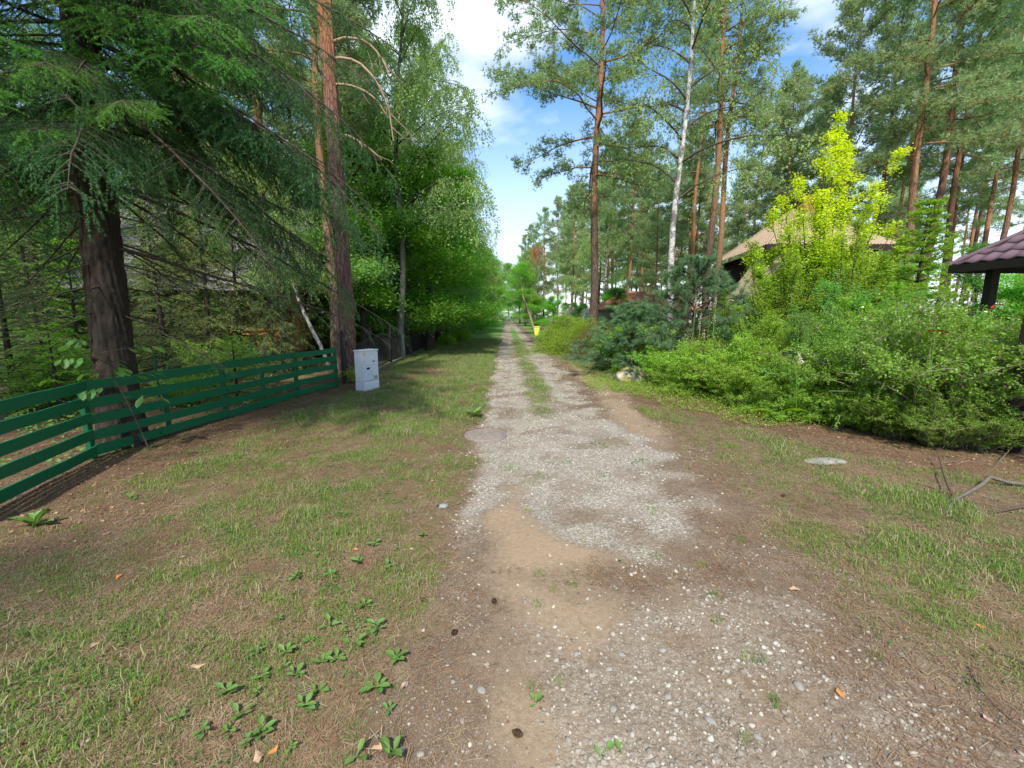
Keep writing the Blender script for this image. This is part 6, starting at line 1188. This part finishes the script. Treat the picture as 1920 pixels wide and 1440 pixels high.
for i, (px, py) in enumerate(W1): weed(px+rnd.uniform(-12, 12), py+rnd.uniform(-12, 12), rnd.choice((.03, .04, .05, .06, .07)), rnd.randint(4, 8), 'broad leaved plantain rosette in the thin grass left of the gravel', i, 'plantain weeds in the left foreground grass')
for px, py, s_, n_, lb in ((1005, 1322, .05, 5, 'lone plantain growing in the middle of the bare soil'), (1130, 1420, .055, 3, 'left of the two plantain leaves at the bottom edge of the soil'), (1163, 1418, .05, 2, 'right of the two plantain leaves at the bottom edge of the soil'), (672, 1425, .08, 3, 'two upright plantain leaves at the bottom edge left of the soil'), (738, 1418, .08, 5, 'plantain at the bottom edge next to the bare soil'), (892, 781, .22, 9, 'big leafy weed at the edge of the gravel before the manhole'), (66, 990, .19, 7, 'bright young plant on the litter in front of the green fence'), (246, 936, .09, 4, 'small seedling in front of the green fence'),
        (1163, 1055, .03, 4, 'tiny weed at the upper right of the sand patch'), (1715, 735, .1, 5, 'broad leaves against the dark shrub')): weed(px, py, s_, n_, lb, px, None, .5)
for i, (px, py) in enumerate(((1010, 1130), (1040, 1105), (1075, 1095), (1012, 1075), (1230, 1045), (1385, 1015), (1290, 880), (1062, 868), (990, 960), (1340, 1120), (1345, 1165), (1315, 1060), (1425, 1240), (1400, 1235), (1460, 1320), (1452, 1315), (1645, 1235), (1000, 1290), (1045, 1275), (1400, 1385), (1350, 860), (1010, 890))):
    q = gp(px, py); g = blades(i+50, 46, .045, .055, .0026, .8); o = g.build('grass_tuft', M_GRASS, None, (q.x, q.y, gz(q.x, q.y))); s_ = .55+.12*q.y; o.scale = (s_,)*3; tag(o, 'small green grass tuft growing out of the bare gravel and soil', 'grass tuft', 'grass tufts on the bare track')
# fallen leaves one can pick out
DLF = [plain('tan_dead_leaf', (.42, .28, .18), .8, .1), plain('orange_dead_leaf', (.48, .20, .06), .8, .1), plain('pinkish_dead_leaf', (.40, .27, .22), .8, .1)]
for i, (px, py) in enumerate(((372, 1250), (255, 1315), (345, 1045), (812, 902), (665, 1030), (758, 1290), (712, 1402), (515, 1408), (1030, 1042), (1490, 1110), (1575, 1300), (1850, 1345), (1780, 1058), (1840, 1180), (160, 1395), (180, 1212), (222, 1080), (770, 1025), (485, 1422), (1505, 790), (1190, 1075))):
    q = gp(px, py); s_ = .05 if i % 3 else .065; g = Geo(); n = 9; a = np.arange(n)*2*np.pi/n; rr = np.array([1, .62, .8, .5, .55, .9, .5, .75, .6]); V = np.stack([np.cos(a)*rr*.6, np.sin(a)*rr*.42, .10*np.cos(2*a+i)], -1)*s_; g.add(np.vstack([V, [[0, 0, .012*s_]]]), [(k_, (k_+1) % n, n) for k_ in range(n)])
    o = g.build('fallen_leaf', DLF[i % 3], None, (q.x, q.y, gz(q.x, q.y)+.012)); o.rotation_euler = (rnd.uniform(-.2, .2), rnd.uniform(-.2, .2), rnd.uniform(0, 6)); tag(o, 'curled dead leaf lying on the grass or soil in the foreground', 'leaf', 'fallen dead leaves in the foreground')
# pine cones
CON = plain('pine_cone_scales', (.10, .06, .04), .8, .1, .3, 30, .3)
for i, (px, py) in enumerate(((968, 1378), (795, 1127), (926, 1126), (853, 1188), (822, 949), (1470, 935))):
    q = gp(px, py); g = Geo()
    for k_ in range(40):
        t = k_/40; a = k_*2.4; rr = .016*math.sin(math.pi*(t*.8+.15)); x_ = (t-.5)*.04; c0 = np.array([x_, math.cos(a)*rr*.5, math.sin(a)*rr*.5]); e = np.array([x_+.008, math.cos(a)*rr, math.sin(a)*rr]); s_ = np.array([0, -math.sin(a), math.cos(a)])*.006; g.add([c0-s_*.5, c0+s_*.5, e+s_, e+np.array([.002, 0, 0]), e-s_], [(0, 1, 2, 3, 4)])
    o = g.build('pine_cone', CON, None, (q.x, q.y, gz(q.x, q.y)+.014)); o.rotation_euler = (0, 0, rnd.uniform(0, 6)); tag(o, 'small brown pine cone lying on the soil', 'pine cone', 'pine cones on the soil')
BLG = Geo(); BLG.add(np.concatenate([[(x_, -y_, -x_*x_*.25), (x_, 0, -x_*x_*.25-.03), (x_, y_, -x_*x_*.25)] for x_, y_ in ((0, .02), (.2, .13), (.5, .27), (.8, .2), (1.0, .0))]), [(r_*3+c_, (r_+1)*3+c_, (r_+1)*3+c_+1, r_*3+c_+1) for r_ in range(4) for c_ in range(2)], 0, True); BL = BLG.mesh('sapling_leaf', L_DARK)
# chestnut-like sapling in front of the big spruce, large leaves
q = gp(255, 840); sap = empty('broad_leaved_sapling', (S0.x+.55, S0.y-.25, 0), 0, 'young sapling with large drooping dark leaves beside the big spruce trunk', 'sapling'); rg = np.random.RandomState(77)
g = Geo(); c = curve(rg, (0, 0, 0), (-.25, -.1, 1), 1.45, 8, 0, .05); g.tube(c, .010, .004, 5); tw = []
for j in range(11):
    q_, dd = samp(c, np.array([.5+.05*j])); a = j*2.4; s2 = curve(rg, q_[0], (math.cos(a), math.sin(a), .25), rg.uniform(.25, .6), 4, -.06, .05); g.tube(s2, .004, .002, 3); tw.append(s2)
g.build('stem', TWIG, sap)
for s2 in tw:
    for f in (.5, .72, .88, 1.0):
        q_, dd = samp(s2, np.array([f])); a = math.atan2(dd[0][1], dd[0][0])+rg.normal(0, .5); inst('leaf', BL, sap, q_[0], (0, rg.uniform(.2, .7), a), rg.uniform(.10, .19))
print('UNIQUE TRIS', sum(sum(len(p_.vertices)-2 for p_ in m.polygons) if len(m.polygons) < 400 else (len(m.loops)-2*len(m.polygons)) for m in bpy.data.meshes)/1e6, 'M')
